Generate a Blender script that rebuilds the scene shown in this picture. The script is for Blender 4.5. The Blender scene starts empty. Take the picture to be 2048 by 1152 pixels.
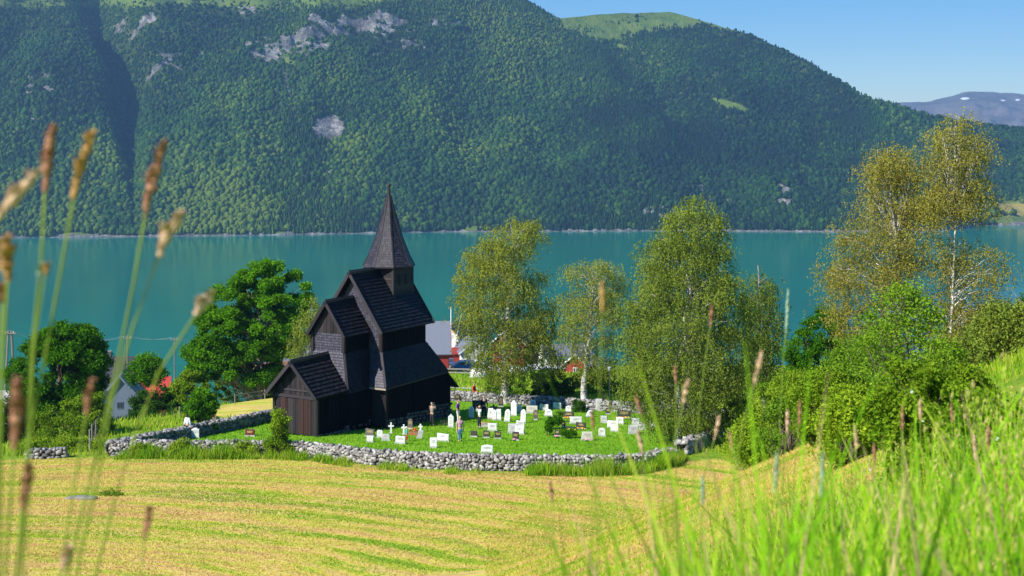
import bpy, math, random
import numpy as np
from mathutils import Vector
random.seed(7); rng = np.random.default_rng(7)
S = bpy.context.scene
COL = S.collection
R = math.radians
# ------------------------------------------------------------------ camera
F, HZ = 2560.0, 300.0            # focal length and horizon row, in pixels of the 2048 px photograph
cam = bpy.data.cameras.new('camera'); co = bpy.data.objects.new('camera', cam); COL.objects.link(co)
co.location = (0, 0, 0); co.rotation_euler = (R(90), 0, 0)
cam.sensor_width = 36; cam.lens = 36*F/2048; cam.shift_y = -(576-HZ)/2048
cam.clip_start = 0.05; cam.clip_end = 30000
cam.dof.use_dof = True; cam.dof.focus_distance = 95; cam.dof.aperture_fstop = 5.6
S.camera = co
S.render.resolution_x, S.render.resolution_y = 1024, 576
S.view_settings.view_transform = 'Standard'; S.view_settings.look = 'None'
S.view_settings.gamma = 1; S.view_settings.use_curve_mapping = False
S.view_settings.exposure = 0.8
# ------------------------------------------------------------------ sky and sun
SUN_EL = R(40); SUN_DIR = np.array([-0.80, -0.60]); SUN_DIR /= np.linalg.norm(SUN_DIR)
w = bpy.data.worlds.new('World'); S.world = w; w.use_nodes = True
nt = w.node_tree; bg = nt.nodes['Background']
sky = nt.nodes.new('ShaderNodeTexSky'); sky.sky_type = 'NISHITA'; sky.sun_disc = False
sky.sun_elevation = SUN_EL; sky.sun_rotation = math.atan2(SUN_DIR[0], SUN_DIR[1])
sky.altitude = 200; sky.air_density = 1.0; sky.dust_density = 0.2; sky.ozone_density = 3.0
hs = nt.nodes.new('ShaderNodeHueSaturation'); hs.inputs['Saturation'].default_value = 1.5; nt.links.new(sky.outputs[0], hs.inputs['Color']); nt.links.new(hs.outputs[0], bg.inputs[0]); bg.inputs[1].default_value = 0.11
sl = bpy.data.lights.new('sun', 'SUN'); sl.energy = 4.8; sl.angle = R(0.5); sl.color = (1.0, 0.95, 0.86)
so = bpy.data.objects.new('sun', sl); COL.objects.link(so)
sv = Vector((SUN_DIR[0]*math.cos(SUN_EL), SUN_DIR[1]*math.cos(SUN_EL), math.sin(SUN_EL)))
so.rotation_euler = sv.to_track_quat('Z', 'Y').to_euler()
so.location = sv*50

# ------------------------------------------------------------------ helpers
def hash2(ix, iy, seed):
    h = (ix.astype(np.int64)*374761393 + iy.astype(np.int64)*668265263 + seed*974711) & 0x7fffffff
    h = ((h ^ (h >> 13))*1274126177) & 0x7fffffff
    h = h ^ (h >> 16)
    return (h & 0xffff)/65535.0
def vnoise(x, y, seed=0):
    x = np.asarray(x, float); y = np.asarray(y, float)
    ix = np.floor(x); iy = np.floor(y); fx = x-ix; fy = y-iy
    fx = fx*fx*(3-2*fx); fy = fy*fy*(3-2*fy)
    a = hash2(ix, iy, seed); b = hash2(ix+1, iy, seed); c = hash2(ix, iy+1, seed); d = hash2(ix+1, iy+1, seed)
    return (a*(1-fx)+b*fx)*(1-fy)+(c*(1-fx)+d*fx)*fy
def fbm(x, y, seed=0, o=4):
    s = 0; a = .5
    for k in range(o):
        s = s+a*vnoise(x*2**k, y*2**k, seed+k*17); a *= .5
    return s/(1-.5**o)
def sstep(a, b, x):
    t = np.clip((x-a)/(b-a), 0, 1); return t*t*(3-2*t)

def tag(o, label=None, cat=None, group=None, kind=None):
    if label: o['label'] = label
    if cat: o['category'] = cat
    if group: o['group'] = group
    if kind: o['kind'] = kind
    return o
def empty(name, loc=(0, 0, 0), rz=0, label=None, cat=None, group=None):
    o = bpy.data.objects.new(name, None); COL.objects.link(o)
    o.location = loc; o.rotation_euler = (0, 0, rz); o.empty_display_size = .2
    return tag(o, label, cat, group)
def link(name, me, mat, parent=None):
    if mat: me.materials.append(mat)
    o = bpy.data.objects.new(name, me); COL.objects.link(o)
    if parent is not None: o.parent = parent
    return o
def np_mesh(name, V, Fc, mat, parent=None, smooth=False, **attrs):
    """V (n,3); Fc (m,k) all faces with k corners; attrs: per-vertex float or vec3 arrays"""
    me = bpy.data.meshes.new(name); n = len(V); m, k = Fc.shape
    me.vertices.add(n); me.vertices.foreach_set('co', np.ascontiguousarray(V, np.float32).ravel())
    me.loops.add(m*k); me.loops.foreach_set('vertex_index', np.ascontiguousarray(Fc, np.int32).ravel())
    me.polygons.add(m); me.polygons.foreach_set('loop_start', np.arange(0, m*k, k, dtype=np.int32))
    me.polygons.foreach_set('loop_total', np.full(m, k, np.int32))
    for an, av in attrs.items():
        if av.ndim == 1:
            a = me.attributes.new(an, 'FLOAT', 'POINT'); a.data.foreach_set('value', av.astype(np.float32))
        else:
            a = me.attributes.new(an, 'FLOAT_VECTOR', 'POINT'); a.data.foreach_set('vector', av.astype(np.float32).ravel())
    me.update(calc_edges=True)
    if smooth: me.polygons.foreach_set('use_smooth', np.ones(m, bool))
    return link(name, me, mat, parent)
class MB:
    """collects polygons into one mesh, with a random tint per piece"""
    def __init__(s): s.v = []; s.f = []; s.t = []
    def add(s, vs, fs, tint=None):
        if tint is None: tint = random.random()
        n = len(s.v); s.v += [tuple(p) for p in vs]; s.f += [tuple(i+n for i in f) for f in fs]; s.t += [tint]*len(vs)
    def box(s, c, h, ax=None, tint=None, taper=1.0):
        """centre c, half sizes h, axes ax (3 vectors)"""
        X, Y, Z = ax if ax else ((1, 0, 0), (0, 1, 0), (0, 0, 1))
        X, Y, Z = map(np.array, (X, Y, Z)); c = np.array(c, float); vs = []
        for k in (-1, 1):
            q = taper if k > 0 else 1
            for i, j in ((-1, -1), (1, -1), (1, 1), (-1, 1)):
                vs.append(c+X*h[0]*i*q+Y*h[1]*j*q+Z*h[2]*k)
        s.add(vs, [(3, 2, 1, 0), (4, 5, 6, 7), (0, 1, 5, 4), (1, 2, 6, 5), (2, 3, 7, 6), (3, 0, 4, 7)], tint)
    def bar(s, a, b, w, t, up=(0, 0, 1), tint=None):
        a = np.array(a, float); b = np.array(b, float); d = b-a; L = np.linalg.norm(d); d /= L
        u = np.array(up, float); r = np.cross(d, u); r /= np.linalg.norm(r); u = np.cross(r, d)
        s.box((a+b)/2, (L/2, w/2, t/2), (d, r, u), tint)
    def tube(s, pts, rad, n=8, tint=None, cap=True):
        pts = [np.array(p, float) for p in pts]
        if not hasattr(rad, '__len__'): rad = [rad]*len(pts)
        vs = []
        for i, p in enumerate(pts):
            d = pts[min(i+1, len(pts)-1)]-pts[max(i-1, 0)]; d /= (np.linalg.norm(d)+1e-9)
            r = np.cross(d, (0, 0, 1)) if abs(d[2]) < .95 else np.cross(d, (1, 0, 0)); r /= np.linalg.norm(r); u = np.cross(d, r)
            for k in range(n):
                a = 2*math.pi*k/n; vs.append(p+(r*math.cos(a)+u*math.sin(a))*rad[i])
        fs = [(i*n+k, i*n+(k+1) % n, (i+1)*n+(k+1) % n, (i+1)*n+k) for i in range(len(pts)-1) for k in range(n)]
        if cap: fs += [tuple(range(n-1, -1, -1)), tuple((len(pts)-1)*n+k for k in range(n))]
        s.add(vs, fs, tint)
    def ball(s, c, r, n=8, m=6, tint=None, jit=0):
        """ellipsoid with radii r (3)"""
        if not hasattr(r, '__len__'): r = (r, r, r)
        vs = [(c[0], c[1], c[2]-r[2])]
        for i in range(1, m):
            a = math.pi*i/m-math.pi/2
            for k in range(n):
                b = 2*math.pi*k/n; q = 1+random.uniform(-jit, jit)
                vs.append((c[0]+r[0]*math.cos(a)*math.cos(b)*q, c[1]+r[1]*math.cos(a)*math.sin(b)*q, c[2]+r[2]*math.sin(a)*q))
        vs.append((c[0], c[1], c[2]+r[2])); T = len(vs)-1
        fs = [(0, 1+(k+1) % n, 1+k) for k in range(n)]+[(T, T-n+k, T-n+(k+1) % n) for k in range(n)]
        fs += [(1+i*n+k, 1+i*n+(k+1) % n, 1+(i+1)*n+(k+1) % n, 1+(i+1)*n+k) for i in range(m-2) for k in range(n)]
        s.add(vs, fs, tint)
    def prism(s, outline, a, b, tint=None):
        """outline: list of 3D points; extruded by vector b-a"""
        d = np.array(b, float)-np.array(a, float); n = len(outline)
        vs = [np.array(p, float) for p in outline]; vs += [p+d for p in vs]
        fs = [tuple(range(n-1, -1, -1)), tuple(range(n, 2*n))]+[(i, (i+1) % n, n+(i+1) % n, n+i) for i in range(n)]
        s.add(vs, fs, tint)
    def build(s, name, mat, parent=None, smooth=False):
        me = bpy.data.meshes.new(name); me.from_pydata([tuple(map(float, p)) for p in s.v], [], s.f)
        a = me.attributes.new('tint', 'FLOAT', 'POINT'); a.data.foreach_set('value', np.array(s.t, np.float32))
        if smooth: me.polygons.foreach_set('use_smooth', np.ones(len(me.polygons), bool))
        return link(name, me, mat, parent)

class NT:
    def __init__(s, name):
        s.m = bpy.data.materials.new(name); s.m.use_nodes = True; s.t = s.m.node_tree
        s.b = s.t.nodes['Principled BSDF']; s.out = s.t.nodes['Material Output']
    def n(s, typ, **kw):
        x = s.t.nodes.new('ShaderNode'+typ)
        for k, v in kw.items():
            if k[:3] == 'in_':
                key = k[3:]; key = int(key) if key.isdigit() else key
                x.inputs[key].default_value = v
            else: setattr(x, k, v)
        return x
    def l(s, a, b): s.t.links.new(a, b)
    def attr(s, name): return s.n('Attribute', attribute_name=name).outputs['Fac']
    def vec(s, name): return s.n('Attribute', attribute_name=name).outputs['Vector']
    def pos(s): return s.n('NewGeometry').outputs['Position']
    def obj(s): return s.n('TexCoord').outputs['Object']
    def noise(s, scale, detail=4, vec=None, rough=.55):
        x = s.n('TexNoise', in_Scale=scale, in_Detail=detail, in_Roughness=rough)
        if vec is not None: s.l(vec, x.inputs['Vector'])
        return x.outputs['Fac']
    def scalev(s, vec, sc):
        x = s.n('VectorMath', operation='MULTIPLY'); s.l(vec, x.inputs[0]); x.inputs[1].default_value = sc; return x.outputs[0]
    def ramp(s, fac, pts):
        x = s.n('ValToRGB'); s.l(fac, x.inputs[0]); e = x.color_ramp.elements
        while len(e) < len(pts): e.new(.5)
        for i, (p, c) in enumerate(pts): e[i].position = p; e[i].color = (*c, 1) if len(c) == 3 else c
        return x.outputs[0]
    def mix(s, fac, a, b, mode='MIX'):
        x = s.n('Mix', data_type='RGBA', blend_type=mode)
        for i, v in ((0, fac), (6, a), (7, b)):
            if hasattr(v, 'links'): s.l(v, x.inputs[i])
            elif isinstance(v, tuple): x.inputs[i].default_value = (*v, 1)
            else: x.inputs[i].default_value = v
        return x.outputs[2]
    def math(s, op, a, b=0.0, clamp=False):
        x = s.n('Math', operation=op, use_clamp=clamp)
        for i, v in enumerate((a, b)):
            if hasattr(v, 'links'): s.l(v, x.inputs[i])
            else: x.inputs[i].default_value = v
        return x.outputs[0]
    def bump(s, h, strength=.4, dist=.05):
        x = s.n('Bump', in_Strength=strength, in_Distance=dist); s.l(h, x.inputs['Height']); s.l(x.outputs[0], s.b.inputs['Normal'])
    def color(s, c):
        s.l(c, s.b.inputs['Base Color'])
def simple(name, c0, c1=None, rough=.7, scale=6, spec=.3, bump=0, metal=0, bdist=.01):
    """colour varies with noise and each piece's tint between c0 and c1"""
    m = NT(name)
    if c1 is None: c1 = tuple(v*.8 for v in c0)
    f = m.math('ADD', m.math('MULTIPLY', m.noise(scale, 4, m.obj()), .7), m.math('MULTIPLY', m.attr('tint'), .5))
    m.color(m.ramp(f, [(.25, c0), (.9, c1)])); m.b.inputs['Roughness'].default_value = rough
    m.b.inputs['Specular IOR Level'].default_value = spec; m.b.inputs['Metallic'].default_value = metal
    if bump: m.bump(m.noise(scale*3, 5, m.obj()), bump, bdist)
    return m.m
def leafmat(name, dark, light, trans=.35):
    m = NT(name); m.t.nodes.remove(m.b)
    c = m.ramp(m.attr('tint'), [(0.05, dark), (.95, light)])
    d = m.n('BsdfDiffuse'); t = m.n('BsdfTranslucent'); mx = m.n('MixShader', in_0=trans)
    m.l(c, d.inputs[0]); m.l(c, t.inputs[0]); m.l(d.outputs[0], mx.inputs[1]); m.l(t.outputs[0], mx.inputs[2]); m.l(mx.outputs[0], m.out.inputs[0])
    return m.m

# ------------------------------------------------------------------ terrain height
WY = [(-200, 9), (0, -11), (125, -23.5), (200, -33.5), (240, -46), (300, -75), (420, -125), (600, -175), (900, -190)]
_wy = np.array(WY, float)
def gz(X, Y):
    X = np.asarray(X, float); Y = np.asarray(Y, float)
    p = np.interp(Y, _wy[:, 0], _wy[:, 1])
    p = p-.05*np.maximum(-X-22, 0)*sstep(60, 90, Y)
    yc = np.interp(X, [-60, -40, -31, -26, -22, -10, 0], [88, 103, 112, 119, 124, 150, 400]); p = p-np.minimum(.45*np.logaddexp(0, (Y-yc)/2.5)*2.5, 7.0)*(Y < 600)
    b = -1.0+.45*X-.3077*Y-.55*np.logaddexp(0, (Y-46)/2.0)*2.0-.4*np.maximum(X-22, 0)
    b = b+.45*np.exp(-((X+.6)**2+(Y-1.2)**2)/1.6)
    k = 1.2
    z = np.logaddexp(p/k, b/k)*k
    z = z+.10*(fbm(X*.15, Y*.15, 3)-.5)+.5*(fbm(X*.03+7, Y*.03, 9, 2)-.5)*sstep(110, 160, Y)
    return z+.05*(fbm(X*.9, Y*.9, 5, 2)-.5)*sstep(3, 10, Y)
def gp(px, py):
    """where the sight line of a photograph point meets the ground"""
    D = np.geomspace(2.0, 700, 3000); X = (px-1024)/F*D; d = (HZ-py)/F*D-gz(X, D)
    i = int(np.argmax(d < 0)) if (d < 0).any() else len(D)-1
    return float(X[i]), float(D[i]), float(gz(X[i], D[i]))
def at(px, D, dz=0.0):
    X = (px-1024)/F*D; return float(X), float(D), float(gz(X, D))+dz
def zpx(py, D): return (HZ-py)/F*D
# ------------------------------------------------------------------ churchyard outline (walls run along it)
def wl(*pts): return [(((px-1024)/F*D), D) for px, D in pts]
FRONT = wl((218, 80.0), (300, 80.2), (400, 79.6), (500, 79.8), (575, 79.6), (640, 78.5), (700, 76.6), (760, 75.3), (830, 74.4), (900, 73.8), (1000, 73.2), (1100, 73.2), (1200, 73.0), (1280, 74.0), (1345, 77.0))
RIGHT = wl((1360, 79.5), (1400, 83), (1440, 90), (1460, 98))
LEFT = wl((218, 80.6), (300, 84.5), (380, 88.5), (460, 93), (540, 98.5), (640, 106), (760, 113))
BACK = wl((860, 116), (925, 114.5), (1000, 112.5), (1100, 109.5), (1180, 107.3), (1240, 105.5), (1320, 103), (1460, 98.5))
YARD = FRONT+RIGHT+BACK[::-1]+LEFT[::-1]
def inpoly(X, Y, P):
    X = np.asarray(X); Y = np.asarray(Y); c = np.zeros(X.shape, bool)
    for i in range(len(P)):
        x1, y1 = P[i]; x2, y2 = P[i-1]
        m = ((y1 > Y) != (y2 > Y)); c ^= m & (X < (x2-x1)*(Y-y1)/((y2-y1)+1e-9)+x1)
    return c
def seg_dist(X, Y, P):
    d = np.full(np.shape(X), 1e9)
    for i in range(len(P)-1):
        a = np.array(P[i]); b = np.array(P[i+1]); v = b-a
        t = np.clip(((X-a[0])*v[0]+(Y-a[1])*v[1])/(v@v), 0, 1)
        d = np.minimum(d, np.hypot(X-a[0]-t*v[0], Y-a[1]-t*v[1]))
    return d
_fr = np.array([(-60, 80.5), (-26, 80.5)]+FRONT+[(14, 80), (30, 86)])
def front_y(X): return np.interp(X, _fr[:, 0], _fr[:, 1])
def bank_h(X, Y):       # positive on the bank
    p = np.interp(Y, _wy[:, 0], _wy[:, 1]); b = -1.0+.45*X-.3077*Y
    return b-p
def masks(X, Y):
    yard = inpoly(X, Y, YARD).astype(float)
    hay = sstep(1.6, .6, Y-front_y(X)+2.2)*sstep(2.6, .6, bank_h(X, Y)-1.6*sstep(55, 70, Y))*sstep(25, 30, Y)
    tn = X/np.maximum(Y, 1)+.05*(fbm(X*.5, Y*.5, 77, 3)-.5)*2
    hb = sstep(.315, .25, tn)*sstep(9, 14, Y)*sstep(60, 52, Y)*sstep(-1, 1, bank_h(X, Y)); hay = np.maximum(hay, hb)
    hay2 = sstep(100, 103, Y)*sstep(132, 128, Y)*sstep(-27, -24, X)*sstep(-8, -12, X)*(1-yard)
    return yard, np.clip(hay+hay2*.9, 0, 1)

# ------------------------------------------------------------------ ground sheet
def ground():
    ys = np.concatenate([np.linspace(-60, 0.2, 24)[:-1], np.geomspace(.2, 20, 110)[:-1], np.linspace(20, 45, 70)[:-1], np.linspace(45, 125, 300)[:-1], np.geomspace(125, 640, 90)])
    s = np.linspace(-1, 1, 620); sx = np.sign(s)*np.abs(s)**1.6
    W = np.maximum(45, 1.25*np.abs(ys))
    X = sx[None, :]*W[:, None]; Y = np.repeat(ys[:, None], len(s), 1)
    Z = gz(X, Y); n, m = X.shape
    yard, hay = masks(X.ravel(), Y.ravel())
    V = np.stack([X.ravel(), Y.ravel(), Z.ravel()], 1)
    i = np.arange(n-1)[:, None]*m+np.arange(m-1)[None, :]; i = i.ravel()
    Fc = np.stack([i, i+1, i+m+1, i+m], 1)
    # mowing direction: rows follow the wall, then bend round the foot of the bank
    cx = np.maximum(V[:, 0]+20, 0)*1.05; cy = V[:, 1]-40-.06*np.maximum(-V[:, 0], 0)
    r = np.hypot(cx, np.maximum(cy, -8)+8); ang = np.arctan2(cx, np.maximum(cy+8, .01))
    u = np.where(V[:, 0] < -20, (V[:, 0]+20), ang*26)
    r = r+3.0*(fbm(V[:, 0]/10, V[:, 1]/10, 151, 3)-.5)
    sw = np.stack([r, u, np.zeros_like(r)], 1)
    m_ = NT('ground'); P = m_.pos(); SW = m_.vec('sw')
    # hay field
    a = m_.noise(1.0, 5, m_.scalev(SW, (1.15, .13, 1)), .6); b = m_.noise(1.0, 6, m_.scalev(SW, (5.5, .8, 1)), .65); c = m_.noise(3.2, 6, P, .7)
    big = m_.noise(.12, 3, P)
    wv = m_.n('TexWave', wave_type='BANDS', bands_direction='X', in_Scale=.16, in_Distortion=3.5, in_Detail=3); m_.l(m_.scalev(SW, (1, .14, 1)), wv.inputs[0])
    h = m_.math('ADD', m_.math('MULTIPLY', a, 1.15), m_.math('MULTIPLY', b, .42))
    h = m_.math('ADD', h, m_.math('MULTIPLY', c, .22)); h = m_.math('ADD', h, m_.math('MULTIPLY', wv.outputs['Fac'], .13)); h = m_.math('ADD', h, m_.math('MULTIPLY', big, .30)); h = m_.math('SUBTRACT', h, .45)
    hayc = m_.ramp(h, [(.46, (.17, .32, .012)), (.56, (.36, .44, .025)), (.64, (.56, .48, .07)), (.74, (.67, .465, .155)), (.88, (.47, .28, .105))])
    fine = m_.noise(14, 4, P, .8)
    hayc = m_.mix(m_.math('MULTIPLY', fine, .35), hayc, (.60, .50, .14))
    g1 = m_.noise(.5, 5, P, .6); g2 = m_.noise(8, 5, P, .8)
    gf = m_.math('ADD', m_.math('MULTIPLY', g1, .5), m_.math('MULTIPLY', g2, .5))
    lawn = m_.ramp(gf, [(.36, (.09, .22, .006)), (.5, (.15, .33, .012)), (.66, (.25, .42, .03))])
    mead = m_.ramp(gf, [(.34, (.06, .16, .008)), (.5, (.18, .29, .015)), (.64, (.38, .38, .05))])
    col = m_.mix(m_.attr('hay'), mead, hayc); col = m_.mix(m_.attr('yard'), col, lawn)
    m_.color(col); m_.b.inputs['Roughness'].default_value = .95; m_.b.inputs['Specular IOR Level'].default_value = .1
    m_.bump(m_.math('ADD', h, m_.math('MULTIPLY', g2, .6)), .9, .12)
    o = np_mesh('ground', V, Fc, m_.m, None, True, yard=yard, hay=hay, sw=sw)
    tag(o, kind='structure'); return o
ground()

# ------------------------------------------------------------------ fjord
def water():
    m = NT('water'); P = m.pos()
    m.b.inputs['Roughness'].default_value = .13; m.b.inputs['IOR'].default_value = 1.33; m.b.inputs['Specular IOR Level'].default_value = .32
    n = m.noise(.004, 3, m.scalev(P, (1, .35, 1)))
    m.color(m.ramp(n, [(.3, (.000, .130, .095)), (.7, (.001, .185, .130))]))
    h = m.math('ADD', m.noise(.18, 4, m.scalev(P, (1.6, .5, 1)), .6), m.math('MULTIPLY', m.noise(.02, 2, P), 2.0)); m.bump(h, .25, .35)
    V = np.array([(-9000, 250, -140), (9000, 250, -140), (9000, 9000, -140), (-9000, 9000, -140)], float)
    tag(np_mesh('water', V, np.array([[0, 1, 2, 3]]), m.m), kind='structure')
water()

# ------------------------------------------------------------------ mountains across the fjord
def itp(pts, x):
    a = np.array(pts, float); return np.interp(x, a[:, 0], a[:, 1])
SKY1 = [(-900, -420), (-300, -400), (0, -350), (400, -240), (700, -150), (900, -70), (1060, 2), (1095, 24), (1120, 36), (1160, 32), (1230, 27), (1340, 24), (1400, 40), (1450, 55), (1500, 70), (1560, 96), (1620, 125), (1680, 165), (1730, 195), (1790, 210), (1860, 232), (1950, 247), (2048, 260), (2300, 285), (2700, 295), (3000, 298)]
SHORE = [(-900, 480), (0, 476), (500, 471), (900, 464), (1300, 462), (1750, 464), (1900, 461), (1960, 452), (2048, 450), (2500, 440), (3000, 420)]
def ridge_D(px):
    s = (HZ-itp(SKY1, px))/F; sl = itp([(-900, .72), (900, .68), (1100, .56), (1400, .50), (1700, .42), (2048, .33), (3000, .3)], px)
    Ds = 140*F/(itp(SHORE, px)-HZ); return s, Ds, (140+sl*Ds)/(sl-s)
def gully(px, y):          # 0..1 strength of carved gullies, from photograph columns and rows turned into slope coordinates
    x0 = itp([(-400, 170), (0, 205), (60, 235), (130, 258), (200, 250), (300, 262), (400, 268), (476, 272)], y)
    w = itp([(-400, 60), (0, 52), (130, 40), (240, 26), (400, 12), (476, 4)], y)
    d = (px-x0)/w
    return np.exp(-d*d)*itp([(-400, 1), (180, 1), (330, .45), (476, 0)], y)
CLIFFS = [(600, 104, 48, 75), (528, 112, 40, 45), (650, 92, 60, 60), (745, 66, 80, 60), (830, 96, 60, 34), (340, 116, 50, 32), (75, 184, 40, 36), (300, 44, 50, 30), (430, 108, 45, 22), (900, 54, 60, 24), (490, 26, 60, 28), (150, 60, 60, 28), (1320, 432, 46, 26), (1440, 415, 70, 22), (1570, 398, 34, 20), (690, 160, 60, 22), (1010, 120, 50, 14), (230, 130, 50, 30)]
def hill_z(px, r):
    s, Ds, Dr = ridge_D(px); D = Ds+(Dr-Ds)*r; zr = s*Dr
    f = np.where(r < 1, .80*r+.20*r**2.2+.05*np.sin(np.pi*np.clip(r, 0, 1)), 1-1.2*(r-1)-2*(r-1)**2)
    z = -140+(zr+140)*f
    y = HZ-F*z/D; X = (px-1024)/F*D
    win = np.sin(np.pi*np.clip(r, 0, 1))**.6
    z = z-120*gully(px, y)*win
    rx = np.abs(fbm(X/330+3, D/900, 21, 4)-.5)*2
    z = z+120*(.30-rx)*win+40*(fbm(X/90, D/160, 31, 4)-.5)*win
    # spur where the near massif meets the lower hill behind
    sx = itp([(0, 1075), (60, 1150), (130, 1230), (250, 1330), (400, 1420), (470, 1440)], y)
    z = z-42*np.exp(-((px-sx-55)/60.0)**2)*win*sstep(470, 350, y)
    for cx, cy, rx, am in CLIFFS:
        s = sstep(cy+3, cy-5, y+7*(fbm(px/16, px*0+cx, 131, 4)-.5)*2); z = z+.34*am*s*np.exp(-((px-cx)/rx)**4)*np.exp(-np.clip(cy-y, 0, 300)/45)
    return D, z+5*(fbm(X/30, D/30, 41, 3)-.5)*sstep(0, .03, r)
def rock_mask(px, y):
    m = np.zeros(np.shape(px)); nz = fbm(px/13.0, y/5.0, 51, 5); n2 = fbm(px/9.0, y/7.0, 61, 3)
    for cx, cy, rx, ry, k in [(600, 88, 50, 22, 1.1), (540, 100, 34, 26, .9), (510, 90, 22, 8, 1), (745, 52, 90, 24, .75), (800, 88, 40, 14, .7), (640, 72, 50, 10, .4), (890, 44, 34, 9, .7), (340, 112, 34, 10, .85), (300, 36, 26, 14, .55), (490, 20, 38, 9, .62), (75, 178, 28, 10, 1), (66, 236, 22, 7, .75), (240, 60, 34, 60, .45), (575, 140, 16, 26, .55), (690, 150, 90, 16, .3), (420, 105, 40, 6, .6), (760, 110, 26, 18, .45),
                            (657, 256, 31, 24, 1.25), (1320, 425, 32, 13, 1.0), (1440, 408, 60, 14, .62), (1568, 392, 26, 24, .9), (1260, 372, 90, 18, .40), (1395, 380, 26, 22, .5), (1665, 342, 40, 9, .5), (1460, 440, 50, 9, .5), (655, 345, 14, 5, .7), (500, 262, 10, 8, .6), (1955, 300, 30, 6, .4), (1480, 214, 38, 7, .2)]:
        d = ((px-cx)/rx)**2+((y-cy)/ry)**2
        m = np.maximum(m, k*np.exp(-d*.8)*(np.clip((nz-.36)*5, 0, 1.25) if k != 1.25 else .4+.9*nz))
    lx = itp([(130, 570), (165, 573), (200, 582), (240, 594), (275, 600)], y)
    m = np.maximum(m, .8*np.exp(-((px-lx)/3.2)**2)*sstep(120, 135, y)*sstep(285, 262, y)*(.4+n2))
    m = m+.28*(nz-.55)*sstep(160, 0, y)*(px < 1000)
    return m
def grass_mask(px, y):
    nz = fbm(px/30.0, y/12.0, 71, 4)
    top = itp([(-900, -200), (0, 20), (700, 20), (1000, -40), (1100, 20), (1130, 60), (1200, 85), (1300, 62), (1420, 52), (1500, 70), (3000, 150)], px)
    m = sstep(18, -18, y-top)*(.3+.9*nz)*(px > -2000)
    m = m*np.where(px < 1050, .75, 1)
    for cx, cy, rx, ry, k, sl in [(1468, 213, 42, 6, 1.3, .32), (1190, 55, 60, 16, .9, .3), (1245, 95, 16, 6, .9, .3), (575, 118, 22, 24, .55, .8), (1700, 355, 26, 8, .4, 0), (155, 470, 42, 4, 1.3, 0), (945, 458, 26, 5, 1.2, -.1), (570, 466, 26, 5, .9, 0), (380, 470, 30, 3, .8, 0), (2030, 441, 40, 7, 2.0, 0), (2040, 418, 40, 12, 2.0, .1), (1865, 440, 10, 4, .6, 0), (1970, 408, 20, 10, .6, 0), (630, 432, 30, 4, .5, -.2), (270, 318, 10, 8, .6, 0), (2140, 425, 60, 20, 1.5, 0)]:
        d = ((px-cx)/rx)**2+((y-cy-sl*(px-cx))/ry)**2; m = np.maximum(m, k*np.exp(-d*.8)*(.55+.9*nz))
    return m
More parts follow.
